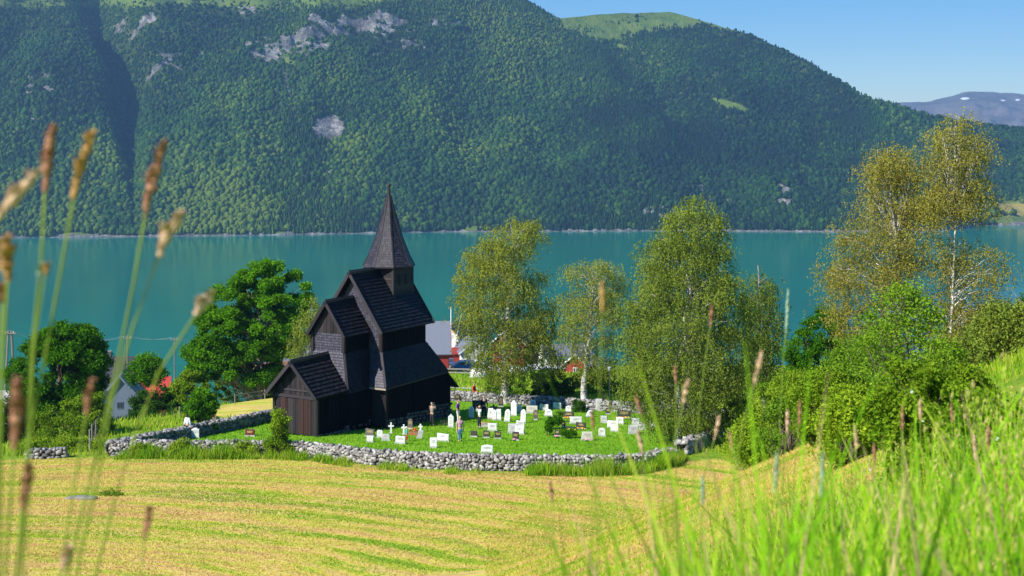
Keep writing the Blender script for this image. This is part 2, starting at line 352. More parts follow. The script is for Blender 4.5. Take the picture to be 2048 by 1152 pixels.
def hills():
    px = np.linspace(-900, 3000, 1150); r = np.concatenate([np.linspace(-.05, 0, 4)[:-1], np.linspace(0, 1, 420)[:-1], np.linspace(1, 1.35, 20)])
    PX, Rr = np.meshgrid(px, r); D, Z = hill_z(PX, np.maximum(Rr, 0)); Z = np.where(Rr < 0, -140+Rr*400, Z)
    s, Ds, Dr = ridge_D(PX); D = np.where(Rr < 0, Ds+(Dr-Ds)*Rr*.3, D); X = (PX-1024)/F*D
    y = HZ-F*Z/D; V = np.stack([X, D, Z], -1).reshape(-1, 3)
    n, m = X.shape; i = (np.arange(n-1)[:, None]*m+np.arange(m-1)[None, :]).ravel(); Fc = np.stack([i, i+1, i+m+1, i+m], 1)
    rk = np.clip(rock_mask(PX, y), 0, 1); shore = sstep(5, 2, Z+140-9*(fbm(PX/24, PX*0, 81, 4)-.52)-2.5*sstep(1250, 1700, PX)); rk = np.maximum(rk, shore)
    slope = np.gradient(Z, axis=0)/np.maximum(np.gradient(D, axis=0), .1); rk = np.maximum(rk, sstep(1.5, 2.1, slope)); gm = np.clip(grass_mask(PX, y), 0, 1)
    far = sstep(1960, 1990, PX)*sstep(436, 428, y)*sstep(404, 410, y)
    m_ = NT('hills'); P = m_.pos(); f1 = m_.noise(.02, 6, P, .7); f2 = m_.noise(.12, 4, P, .7)
    base = m_.ramp(f1, [(.35, (.020, .045, .010)), (.65, (.055, .085, .018))])
    gr = m_.ramp(f1, [(.35, (.07, .13, .020)), (.6, (.15, .20, .035)), (.75, (.13, .11, .06))])
    ro = m_.ramp(m_.math('ADD', m_.math('MULTIPLY', f1, .5), m_.math('MULTIPLY', f2, .5)), [(.36, (.05, .048, .045)), (.5, (.15, .14, .13)), (.64, (.42, .39, .35))])
    c = m_.mix(m_.ramp(m_.math('ADD', m_.attr('grass'), m_.math('MULTIPLY', m_.math('SUBTRACT', f2, .5), .5)), [(.30, (0, 0, 0)), (.48, (1, 1, 1))]), base, gr)
    c = m_.mix(m_.attr('field'), c, (.34, .27, .07))
    c = m_.mix(m_.ramp(m_.math('ADD', m_.attr('rock'), m_.math('MULTIPLY', m_.math('SUBTRACT', f2, .5), .5)), [(.38, (0, 0, 0)), (.50, (1, 1, 1))]), c, ro)
    m_.color(c); m_.b.inputs['Roughness'].default_value = .9; m_.b.inputs['Specular IOR Level'].default_value = .1
    m_.bump(m_.math('ADD', f1, f2), .8, 6.0)
    tag(np_mesh('hills', V, Fc, m_.m, None, True, rock=rk.ravel(), grass=gm.ravel(), field=far.ravel()), kind='structure')
    # far bluish fell with snow patches
    px = np.linspace(1500, 3300, 500); r = np.linspace(0, 1.2, 90); PX, Rr = np.meshgrid(px, r)
    sk = itp([(1500, 215), (1780, 205), (1850, 204), (1885, 196), (1930, 184), (1975, 183), (2048, 188), (2300, 180), (3300, 220)], PX)
    D = 5600+3200*Rr; s = (HZ-sk)/F*8800
    Z = np.where(Rr < 1, -200+(s+200)*Rr, s-900*(Rr-1))+(220*(fbm(PX/60, Rr*9, 91, 5)-.5))*np.sin(np.pi*np.clip(Rr, 0, 1))+12*(fbm(PX/14, Rr*30, 95, 3)-.5)
    X = (PX-1024)/F*D; V = np.stack([X, D, Z], -1).reshape(-1, 3); n, m = X.shape
    i = (np.arange(n-1)[:, None]*m+np.arange(m-1)[None, :]).ravel(); Fc = np.stack([i, i+1, i+m+1, i+m], 1); y = HZ-F*Z/D
    sn = np.zeros(PX.shape)
    for cx, cy, rx, ry in [(1930, 197, 8, 2.2), (2004, 201, 6, 1.0), (2036, 199, 5, .9)]:
        sn = np.maximum(sn, 1.5*np.exp(-((PX-cx)/rx)**2-((y-cy)/ry)**2)*(.5+fbm(PX/4, y, 5, 3)))
    m_ = NT('far_fell'); f = m_.noise(.004, 6, m_.pos(), .7)
    c = m_.ramp(f, [(.35, (.09, .09, .07)), (.6, (.20, .17, .15)), (.7, (.12, .16, .06))]); c = m_.mix(m_.ramp(m_.attr('snow'), [(.4, (0, 0, 0)), (.6, (1, 1, 1))]), c, (.85, .87, .9))
    m_.color(c); m_.b.inputs['Roughness'].default_value = .95
    tag(np_mesh('far_hill', V, Fc, m_.m, None, True, snow=sn.ravel()), kind='structure')
hills()

def forest():
    """crowns of the wood on the far slope: two simple lumpy crown shapes, many of them, one mesh"""
    N = 125000
    px = rng.uniform(-150, 2200, N*2); r = rng.uniform(.0, 1.0, N*2)**1.12
    D, Z = hill_z(px, r); y = HZ-F*Z/D
    _, Ds, Dr = ridge_D(px)
    keep = (y > -25) & (Z > -137.5) & (rock_mask(px, y) < .40) & (grass_mask(px, y)+.15*rng.standard_normal(N*2) < .42) & (fbm(px/11, y/5, 141, 4)+.03*rng.standard_normal(N*2) < .70-.05*(y < 200))
    z2 = hill_z(px, r+.006)[1]; keep &= (z2-Z)/(.006*(Dr-Ds)) < 1.75
    w_ = D*(Dr-Ds); w_ = w_/np.percentile(w_, 90); keep &= rng.random(N*2) < w_*1.15
    px, D, Z, y = px[keep][:N], D[keep][:N], Z[keep][:N], y[keep][:N]; n = len(px)
    X = (px-1024)/F*D; con = (fbm(X/180, D/180, 101, 3)+.12*rng.standard_normal(n)+.10*sstep(900, 1500, px)-.10*sstep(200, 400, y)*(px < 1000)) > .60
    h = np.where(con, rng.uniform(8, 14, n), rng.uniform(4, 11, n)*rng.choice([.7, 1, 1, 1.25], n))*itp([(-900, .6), (0, .62), (150, .8), (300, 1), (480, 1)], y); rad = np.where(con, h*.24, h*rng.uniform(.40, .56, n))
    K = 7; lv = 4
    tz = np.where(con[:, None], np.array([.1, .35, .68, .9])[None], np.array([.15, .42, .74, .93])[None])
    tr = np.where(con[:, None], np.array([1., .8, .42, .16])[None], np.array([.62, 1., .86, .45])[None])
    a = np.arange(K)/K*2*np.pi; a = a[None, None, :]+rng.uniform(0, 6.28, n)[:, None, None]+np.array([0, .45, .9, 1.35])[None, :, None]
    q = tr[:, :, None]*rad[:, None, None]*rng.uniform(.68, 1.25, (n, lv, K))
    vx = X[:, None, None]+q*np.cos(a); vy = D[:, None, None]+q*np.sin(a)
    vz = Z[:, None, None]-1+(h[:, None]*tz)[:, :, None]+rng.uniform(-.06, .06, (n, lv, K))*h[:, None, None]
    V = np.stack([vx, vy, vz], -1).reshape(n, lv*K, 3); top = np.stack([X+rng.normal(0, .3, n), D, Z-1+h], -1)[:, None, :]
    V = np.concatenate([V, top], 1); nv = lv*K+1
    f = []
    for l in range(lv-1):
        for k in range(K):
            a0, b0 = l*K+k, l*K+(k+1) % K; f += [(a0, b0, b0+K), (a0, b0+K, a0+K)]
    f += [((lv-1)*K+k, (lv-1)*K+(k+1) % K, lv*K) for k in range(K)]
    f = np.array(f); Fc = (f[None]+(np.arange(n)*nv)[:, None, None]).reshape(-1, 3)
    t = np.clip(rng.random(n)*.55+.85*(fbm(X/90, D/90, 111, 4)-.30)+1.0*(fbm(X/420, D/420, 121, 3)-.48)-.25*con+.10*(px < 1050), 0, 1)
    m = NT('forest'); c = m.ramp(m.attr('tint'), [(0, (.006, .022, .010)), (.35, (.014, .048, .009)), (.7, (.034, .088, .007)), (1, (.10, .15, .014))])
    m.color(c); m.b.inputs['Roughness'].default_value = .85; m.b.inputs['Specular IOR Level'].default_value = .12
    o = np_mesh('forest', V.reshape(-1, 3), Fc, m.m, None, False, tint=np.repeat(t, nv))
    tag(o, 'dense mixed wood of dark green crowns covering the mountain across the fjord', 'forest', kind='stuff')
forest()
# ------------------------------------------------------------------ stave church
def woodmat(name, c0, c1, rough=.55, spec=.35, vert=True, bump=.4):
    m = NT(name); P = m.obj()
    g = m.noise(1.0, 5, m.scalev(P, (14, 14, 1.2) if vert else (2, 2, 14)), .6)
    f = m.math('ADD', m.math('MULTIPLY', g, .55), m.math('MULTIPLY', m.attr('tint'), .5))
    m.color(m.ramp(f, [(.2, c0), (.85, c1)])); m.b.inputs['Roughness'].default_value = rough; m.b.inputs['Specular IOR Level'].default_value = spec
    m.bump(g, bump, .01); return m.m
M = {}
M['tar'] = woodmat('shaded_tarred_planks', (.0014, .0013, .0017), (.0048, .0042, .0050), .85, .05)  # near-black copy: shade of the church's long side put into the plank colour
M['tarfront'] = woodmat('sunlit_tarred_planks', (.009, .007, .0075), (.042, .032, .034), .65, .2)  # lighter copy of the same tarred planks, mainly for the sunlit faces
M['redwood'] = woodmat('reddish_planks', (.018, .009, .008), (.052, .024, .021), .65, .2)
M['shingle'] = woodmat('tarred_roof_shingles', (.0018, .0018, .0026), (.021, .019, .025), .55, .16)
M['wshingle'] = woodmat('silvery_wall_shingles', (.013, .012, .020), (.070, .064, .092), .5, .35)
M['rsh'] = woodmat('spire_shingles', (.007, .006, .009), (.055, .046, .060), .5, .3)
M['barge'] = woodmat('bargeboards', (.014, .011, .013), (.048, .040, .045), .6, .2)
M['crest'] = simple('ridge_tar', (.008, .007, .010), (.020, .017, .022), .5, 5)
M['dark'] = simple('dark_opening', (.003, .003, .003), (.004, .004, .004), .6)
M['pale'] = simple('pale_eave_board', (.30, .24, .20), (.42, .33, .27), .7, 4)
M['foot'] = simple('footing_stone', (.05, .047, .045), (.16, .15, .14), .9, 3, .1, .5, 0, .03)
M['stone'] = simple('field_stone', (.20, .185, .175), (.50, .47, .45), .9, 3, .2, .6, 0, .03)

TH = R(29.5); CA = np.array([math.sin(TH), math.cos(TH), 0.]); CB = np.array([-math.cos(TH), math.sin(TH), 0.]); CZ = np.array([0, 0, 1.])
CP = np.array([(635-1024)/F*88.6, 88.6, 0.])
church = empty('stave_church', (float(CP[0]), 88.6, -19.8), 0, 'dark tarred wooden stave church with stepped steep roofs and a pointed shingled spire', 'church')
def cl(u, v, z):     # church axes -> coordinates relative to the church's empty
    return CA*u+CB*v+CZ*(z+19.8)
def cpart(mb, name, mat, parent=None, smooth=False): return mb.build(name, M[mat], parent if parent is not None else church, smooth)
VC = 1.9
def planks(mb, p0, p1, z0, zt, w=.22, out=None, t=.045):
    """vertical boards between plan points p0,p1 (u,v); zt(s) gives the top height at fraction s; out = outward normal in (u,v)"""
    p0 = np.array(p0, float); p1 = np.array(p1, float); L = np.linalg.norm(p1-p0); n = max(1, int(round(L/w))); d = (p1-p0)/L
    o = np.array(out, float)
    for i in range(n):
        a, b = i/n, (i+1)/n; g = .004; tt = t+random.uniform(-.012, .012)+(.018 if i % 2 else 0); z_ = z0+random.uniform(-.02, .02)
        A, B = p0+d*(a*L+g), p0+d*(b*L-g)
        q = [cl(*A, z_), cl(*B, z_), cl(*B, zt(b)), cl(*A, zt(a))]
        q2 = [cl(*(A+o*tt), z_), cl(*(B+o*tt), z_), cl(*(B+o*tt), zt(b)), cl(*(A+o*tt), zt(a))]
        mb.add(q+q2, [(0, 3, 2, 1), (4, 5, 6, 7), (0, 1, 5, 4), (1, 2, 6, 5), (2, 3, 7, 6), (3, 0, 4, 7)])
def shingles(mb, quad, course=.28, sw=.19, t=.065, pointed=.0, jit=.01, alt=.25):
    """quad: top-left, top-right, bottom-right, bottom-left in 3D (trapezoid); overlapping shingles that stand off at their lower end"""
    TL, TR, BR, BL = [np.array(p, float) for p in quad]
    N = np.cross(BL-TL, TR-TL); 
    if np.linalg.norm(N) < 1e-6: N = np.cross(BL-TL, BR-TL)
    N /= np.linalg.norm(N); H = np.linalg.norm((BL+BR)/2-(TL+TR)/2); n = max(1, int(round(H/course)))
    mb.add([TL, TR, BR, BL], [(0, 1, 2, 3)], .1)
    for k in range(n):
        f0, f1 = k/n, (k+1)/n
        l1 = TL+(BL-TL)*f1; r1 = TR+(BR-TR)*f1; l0 = TL+(BL-TL)*f0; r0 = TR+(BR-TR)*f0
        W = np.linalg.norm(r1-l1); m = max(1, int(round(W/sw))); ct = random.uniform(-.08, .08)
        for j in range(m):
            a, b = j/m, (j+1)/m; g = .05/m
            A = l0+(r0-l0)*(a+g)+N*.004; B = l0+(r0-l0)*(b-g)+N*.004; tt = t*random.uniform(.8, 1.2); dn = (l1-l0)/np.linalg.norm(l1-l0)
            e = random.uniform(-jit, jit)
            C = l1+(r1-l1)*(b-g)+N*tt+dn*(e-pointed); Dd = l1+(r1-l1)*(a+g)+N*tt+dn*(e-pointed); T = (C+Dd)/2+dn*(pointed*1.6+.01)
            C2, D2, T2 = C-N*(tt-.003), Dd-N*(tt-.003), T-N*(tt-.003)
            mb.add([A, B, C, T, Dd, C2, T2, D2], [(0, 4, 3, 2, 1), (3, 6, 5, 2), (4, 7, 6, 3), (0, 7, 4), (1, 2, 5)], min(1, max(0, .5+ct+random.uniform(-alt, alt)*1.6)))
def slab(mb, quad, t):
    q = [np.array(p, float) for p in quad]; N = np.cross(q[3]-q[0], q[1]-q[0]); N /= np.linalg.norm(N)
    mb.add(q+[p-N*t for p in q], [(0, 1, 2, 3), (7, 6, 5, 4), (0, 4, 5, 1), (1, 5, 6, 2), (2, 6, 7, 3), (3, 7, 4, 0)], .2)
def gable_roof(name, u0, u1, hw, zr, ze, course, sw, cf=0.1, crest=True, barge=.24, uj=None):
    """uj: u at which the far end stops (butting a wall)"""
    root = None
    for s in (-1, 1):
        mb = MB(); rl = cl(u0, VC, zr); rr = cl(u1, VC, zr); er = cl(u1, VC+s*hw, ze); el = cl(u0, VC+s*hw, ze)
        quad = (rl, rr, er, el) if s < 0 else (rr, rl, el, er)
        slab(mb, [p-CZ*.02 for p in quad], .10); shingles(mb, quad, course, sw)
        o = cpart(mb, 'roof', 'shingle')
        b2 = MB()
        for uu in ((u0-.03), (u1+.03)):
            if uu > u1 and uj: continue
            b2 = MB(); b2.bar(cl(uu, VC+s*.02, zr+.03), cl(uu, VC+s*(hw+.03), ze-.04), .07, barge, up=CZ); cpart(b2, 'bargeboard', 'barge', o)
        if s < 0: root = o
    if crest:
        c = MB(); c.bar(cl(u0-.12, VC, zr+.06), cl(u1+(.1 if not uj else 0), VC, zr+.06), .26, .16, tint=.2)
        n = int((u1-u0)/.14)
        for i in range(n):
            u = u0+(i+.5)*(u1-u0)/n; c.bar(cl(u-.045, VC, zr+.20), cl(u+.03, VC, zr+.20), .05, .10, tint=.3)
        c.bar(cl(u0-.1, VC, zr+.26), cl(u1, VC, zr+.26), .045, .035, tint=.3)
        cpart(c, 'ridge_crest', 'crest', root)
def gable_top(mb, u, hw, zb, zr, ze_hw, ze, inset=.14, w=.22):
    """boards filling a gable between zb and the roof underside"""
    sl = (zr-ze)/ze_hw; f = lambda s: zr-inset-sl*abs((-hw+2*hw*s))
    planks(mb, (u, VC-hw), (u, VC+hw), zb, lambda s: max(zb+.02, f(s)), w, (-1, 0))
# porch (the lowest, nearest gable)
A0 = -19.85; ZA = -17.2
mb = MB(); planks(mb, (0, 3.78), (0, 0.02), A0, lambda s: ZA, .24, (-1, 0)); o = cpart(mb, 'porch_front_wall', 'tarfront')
for va_, vb_ in ((3.2, 2.55), (1.55, .55)):
    mb = MB(); planks(mb, (-.05, va_), (-.05, vb_), A0+.05, lambda s: ZA-.08, .19, (-1, 0), .03); cpart(mb, 'board_panel', 'redwood', o)['label'] = 'reddish brown vertical boards'
mb = MB(); mb.bar(cl(-.07, 3.85, ZA-.02), cl(-.07, -.05, ZA-.02), .12, .20); cpart(mb, 'tie_beam', 'barge', o)
mb = MB(); mb.bar(cl(-.06, 3.0, ZA+.42), cl(-.06, .8, ZA+.42), .08, .12); cpart(mb, 'collar_beam', 'barge', o)
mb = MB(); gable_top(mb, .02, 1.85, ZA+.08, -14.85, 2.2, -17.1); cpart(mb, 'porch_gable', 'tarfront', o)
for v in (0, 3.78):
    mb = MB(); mb.bar(cl(-.03, v, A0-.3), cl(-.03, v, ZA+.1), .2, .2, up=CA); cpart(mb, 'corner_post', 'tarfront', o)
for v_, n_ in ((0, -1), (3.78, 1)):
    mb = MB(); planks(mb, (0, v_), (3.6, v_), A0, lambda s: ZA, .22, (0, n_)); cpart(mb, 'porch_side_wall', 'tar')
gable_roof('porch', -.62, 3.75, 2.2, -14.85, -17.12, .31, .22, uj=True)
# chancel
zc0, ve = -14.6, .5
mb = MB(); H2 = 1.4
shingles(mb, (cl(3.7, VC+H2, -13.25), cl(3.7, VC-H2, -13.25), cl(3.7, VC-H2, zc0), cl(3.7, VC+H2, zc0)), .20, .12, .03, .05); o = cpart(mb, 'shingled_gable_wall', 'wshingle')
mb = MB(); gable_top(mb, 3.72, H2-.02, -13.27, -11.07, 1.67, -13.4, w=.3); cpart(mb, 'chancel_gable', 'tarfront', o)
for v in (VC-H2, VC+H2):
    mb = MB(); mb.bar(cl(3.66, v, zc0), cl(3.66, v, -13.15), .24, .2, up=CA); cpart(mb, 'corner_post', 'tarfront', o)
for s in (-1, 1):
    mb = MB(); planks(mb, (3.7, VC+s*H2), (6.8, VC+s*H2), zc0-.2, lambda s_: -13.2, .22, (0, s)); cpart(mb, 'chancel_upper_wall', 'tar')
gable_roof('chancel', 3.32, 6.72, 1.67, -11.07, -13.42, .29, .22, uj=True)
def skirt(u0t, u1t, ht, zt, u0b, u1b, hb, zb, far=True, course=.28, frontmat='wshingle'):
    for s in (-1, 1):
        mb = MB(); q = [cl(u0t, VC+s*ht, zt), cl(u1t, VC+s*ht, zt), cl(u1b, VC+s*hb, zb), cl(u0b, VC+s*hb, zb)]
        if s > 0: q = [q[1], q[0], q[3], q[2]]
        slab(mb, [p-CZ*.02 for p in q], .08); shingles(mb, q, course, .22); o = cpart(mb, 'skirt_roof', 'shingle')
        b = MB(); b.bar(cl(u0t, VC+s*ht, zt+.04), cl(u0b, VC+s*hb, zb+.02), .22, .09, up=-CA); cpart(b, 'hip_board', 'barge', o)
    mb = MB(); q = [cl(u0t, VC+ht, zt), cl(u0t, VC-ht, zt), cl(u0b, VC-hb, zb), cl(u0b, VC+hb, zb)]
    slab(mb, [p-CZ*.02 for p in q], .08); shingles(mb, q, .2, .14, .03, .05); cpart(mb, 'front_skirt_roof', frontmat)
    if far:
        mb = MB(); q = [cl(u1t, VC-ht, zt), cl(u1t, VC+ht, zt), cl(u1b, VC+hb, zb), cl(u1b, VC-hb, zb)]
        slab(mb, [p-CZ*.02 for p in q], .08); shingles(mb, q, course, .22); cpart(mb, 'skirt_roof', 'shingle')
skirt(3.68, 6.9, 1.42, zc0+.02, 3.12, 6.9, 2.2, -17.38, False)
for s in (-1, 1):
    mb = MB(); planks(mb, (3.6, VC+s*1.98), (6.5, VC+s*1.98), -20.4, lambda s_: -17.25, .22, (0, s)); cpart(mb, 'chancel_lower_wall', 'tar')
mb = MB(); planks(mb, (3.45, VC+1.95), (3.45, VC-1.95), -20.1, lambda s_: -17.2, .22, (-1, 0)); cpart(mb, 'chancel_lower_wall', 'tar')
# nave
HW, zn0 = 2.55, -14.85
for s in (-1, 1):
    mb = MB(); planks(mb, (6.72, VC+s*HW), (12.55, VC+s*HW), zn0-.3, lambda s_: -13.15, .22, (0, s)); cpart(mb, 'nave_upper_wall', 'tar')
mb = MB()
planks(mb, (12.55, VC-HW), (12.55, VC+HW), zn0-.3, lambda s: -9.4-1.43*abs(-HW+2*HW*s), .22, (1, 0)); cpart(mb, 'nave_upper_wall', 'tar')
mb = MB()
zt = lambda v: -9.4-1.43*abs(v-VC)
nz_ = 26
for i in range(nz_):            # shingled gable wall in narrow columns under the roof slope
    va, vb = VC+HW-2*HW*i/nz_, VC+HW-2*HW*(i+1)/nz_; top = min(zt(va), zt(vb))
    shingles(mb, (cl(6.7, va, top), cl(6.7, vb, top), cl(6.7, vb, zn0), cl(6.7, va, zn0)), .20, .20, .03, .05)
o = cpart(mb, 'shingled_gable_wall', 'wshingle')
for s in (-1, 1):
    mb = MB(); mb.bar(cl(6.66, VC+s*HW, zn0), cl(6.66, VC+s*HW, -13.0), .22, .2, up=CA); c = cpart(mb, 'corner_post', 'redwood' if s < 0 else 'tarfront', o)
gable_roof('nave', 6.18, 13.15, 2.92, -9.2, -13.4, .29, .24)
skirt(6.68, 12.6, HW+.02, zn0+.02, 5.7, 14.2, 3.62, -17.25)
mb = MB(); mb.bar(cl(5.68, VC+3.6, -17.36), cl(5.68, VC-3.66, -17.36), .06, .12); cpart(mb, 'eave_board', 'pale')['label'] = 'pale unpainted eave board'
HL = 3.2
for s in (-1, 1):
    mb = MB(); mb.bar(cl(5.75, VC+s*3.6, -17.36), cl(14.2, VC+s*3.6, -17.36), .05, .10); cpart(mb, 'eave_board', 'barge')
    mb = MB(); planks(mb, (6.3, VC+s*HL), (15.1, VC+s*HL), -20.9, lambda s_: -17.2-1.15*max(0, (s_*8.8+6.3-14.0)), .24, (0, s)); cpart(mb, 'nave_lower_wall', 'tar')
mb = MB(); planks(mb, (6.3, VC+HL), (6.3, VC-HL), -20.2, lambda s_: -17.2, .24, (-1, 0)); cpart(mb, 'nave_front_wall', 'tarfront')
mb = MB(); planks(mb, (15.1, VC+HL), (15.1, VC-HL), -20.6, lambda s_: -18.5, .24, (1, 0)); cpart(mb, 'gallery_wall', 'tarfront')
mb = MB(); mb.bar(cl(6.24, VC-HL-.02, -20.3), cl(6.24, VC-HL-.02, -17.3), .26, .22, up=CA); mb.bar(cl(6.18, VC-HL+.35, -17.5), cl(6.18, VC-HL+.05, -18.6), .12, .14, up=CA); cpart(mb, 'corner_post', 'tarfront')
mb = MB(); q = [cl(14.0, VC-3.62, -17.27), cl(14.0, VC+3.62, -17.27), cl(15.75, VC+3.62, -18.75), cl(15.75, VC-3.62, -18.75)]
slab(mb, [p-CZ*.02 for p in q], .08); shingles(mb, q, .28, .22); cpart(mb, 'gallery_roof', 'shingle')
# tower and spire
TU, TS = 10.0, 1.3; TC = TU+TS; zs = -8.95
mb = MB()
def hboards(mb, p0, p1, z0, z1, out, w=.2):
    n = int((z1-z0)/w)
    for i in range(n):
        a, b = z0+(z1-z0)*i/n+.004, z0+(z1-z0)*(i+1)/n-.004; t = .03+random.uniform(0, .02); o_ = np.array(out)*t; q0 = np.array(p0, float); q1 = np.array(p1, float)
        vs = [cl(*q0, a), cl(*q1, a), cl(*q1, b), cl(*q0, b), cl(*(q0+o_*1.3), a), cl(*(q1+o_*1.3), a), cl(*(q1+o_*.5), b), cl(*(q0+o_*.5), b)]
        mb.add(vs, [(0, 3, 2, 1), (4, 5, 6, 7), (0, 1, 5, 4), (1, 2, 6, 5), (2, 3, 7, 6), (3, 0, 4, 7)])
for (a, b, o_) in (((TU, VC+TS), (TU, VC-TS), (-1, 0)), ((TU, VC-TS), (TU+2*TS, VC-TS), (0, -1)), ((TU+2*TS, VC-TS), (TU+2*TS, VC+TS), (1, 0)), ((TU+2*TS, VC+TS), (TU, VC+TS), (0, 1))):
    hboards(mb, a, b, -11.4, zs+.05, o_)
tw = cpart(mb, 'tower', 'tarfront')
for du in (0, 2*TS):
    for dv in (-TS, TS): mb = MB(); mb.bar(cl(TU+du, VC+dv, -11.3), cl(TU+du, VC+dv, zs), .16, .16, up=CA); cpart(mb, 'corner_board', 'barge', tw)
for du in (.85, 1.75):
    mb = MB(); mb.box(cl(TU+du, VC-TS-.06, -9.95), (.17, .03, .42), (CA, CB, CZ)); cpart(mb, 'louvre_opening', 'dark', tw)
cc = cl(TC, VC, 0); RB = 2.02
def octp(r, z, k): a = math.atan2(-(CA+CB)[1], -(CA+CB)[0])+k*math.pi/4; a0 = math.atan2(*( -CB-CA)[1::-1])+k*math.pi/4; return np.array([cc[0]+r*math.cos(a0), cc[1]+r*math.sin(a0), z+19.8])
mb = MB()
prof = [(RB, zs+.0), (1.62, zs+.78), (1.02, zs+2.3), (.50, zs+4.1), (.16, zs+5.4)]
for k in range(8):
    for (r0, z0), (r1, z1) in zip(prof[:-1], prof[1:]):
        shingles(mb, (octp(r1, z1, k), octp(r1, z1, k+1), octp(r0, z0, k+1), octp(r0, z0, k)), .2, .17, .025, .02)
mb.add([octp(RB-.03, zs-.02, k) for k in range(8)], [tuple(range(7, -1, -1))], .2)
sp = cpart(mb, 'spire', 'rsh')
mb = MB()
for k in range(8):
    for (r0, z0), (r1, z1) in zip(prof[:-1], prof[1:]): mb.bar(octp(r0+.02, z0, k), octp(r1+.02, z1, k), .09, .05)
    mb.bar(octp(RB+.02, zs-.03, k), octp(RB+.02, zs-.03, k+1), .05, .10)
cpart(mb, 'hip_board', 'barge', sp)
mb = MB(); zc = zs+19.8
mb.tube([cc*[1, 1, 0]+CZ*(zc+5.25), cc*[1, 1, 0]+CZ*(zc+5.6), cc*[1, 1, 0]+CZ*(zc+6.15)], [.17, .12, .10], 8)
mb.ball((cc[0], cc[1], zc+6.22), .15, 8, 6); mb.tube([cc*[1, 1, 0]+CZ*(zc+6.3), cc*[1, 1, 0]+CZ*(zc+6.62)], [.05, .02], 6); cpart(mb, 'finial', 'barge', sp)
# stone footing
mb = MB()
def footing(p0, p1):
    p0 = np.array(p0, float); p1 = np.array(p1, float); L = np.linalg.norm(p1-p0); n = int(L/.32)
    for row in range(5):
        for i in range(n+1):
            q = p0+(p1-p0)*(i+random.uniform(-.3, .3))/n; wq = cl(*q, 0); X, Y = wq[0]+CP[0], wq[1]+CP[1]; zb = float(gz(X, Y))+19.8; top = .0
            z = zb+.08+row*.24
            if z < max(top, zb+.1): mb.ball((wq[0], wq[1], z), (random.uniform(.15, .24), random.uniform(.12, .18), random.uniform(.10, .15)), 7, 5, None, .15)
for a, b in (((.1, .02), (6.3, .02)), ((6.4, -1.28), (15.0, -1.28)), ((15.1, -1.25), (15.1, 5.1)), ((.1, 3.75), (6.3, 3.75)), ((6.4, 5.08), (15.1, 5.08))):
    mb = MB(); footing(a, b); cpart(mb, 'stone_footing', 'foot', church, True)

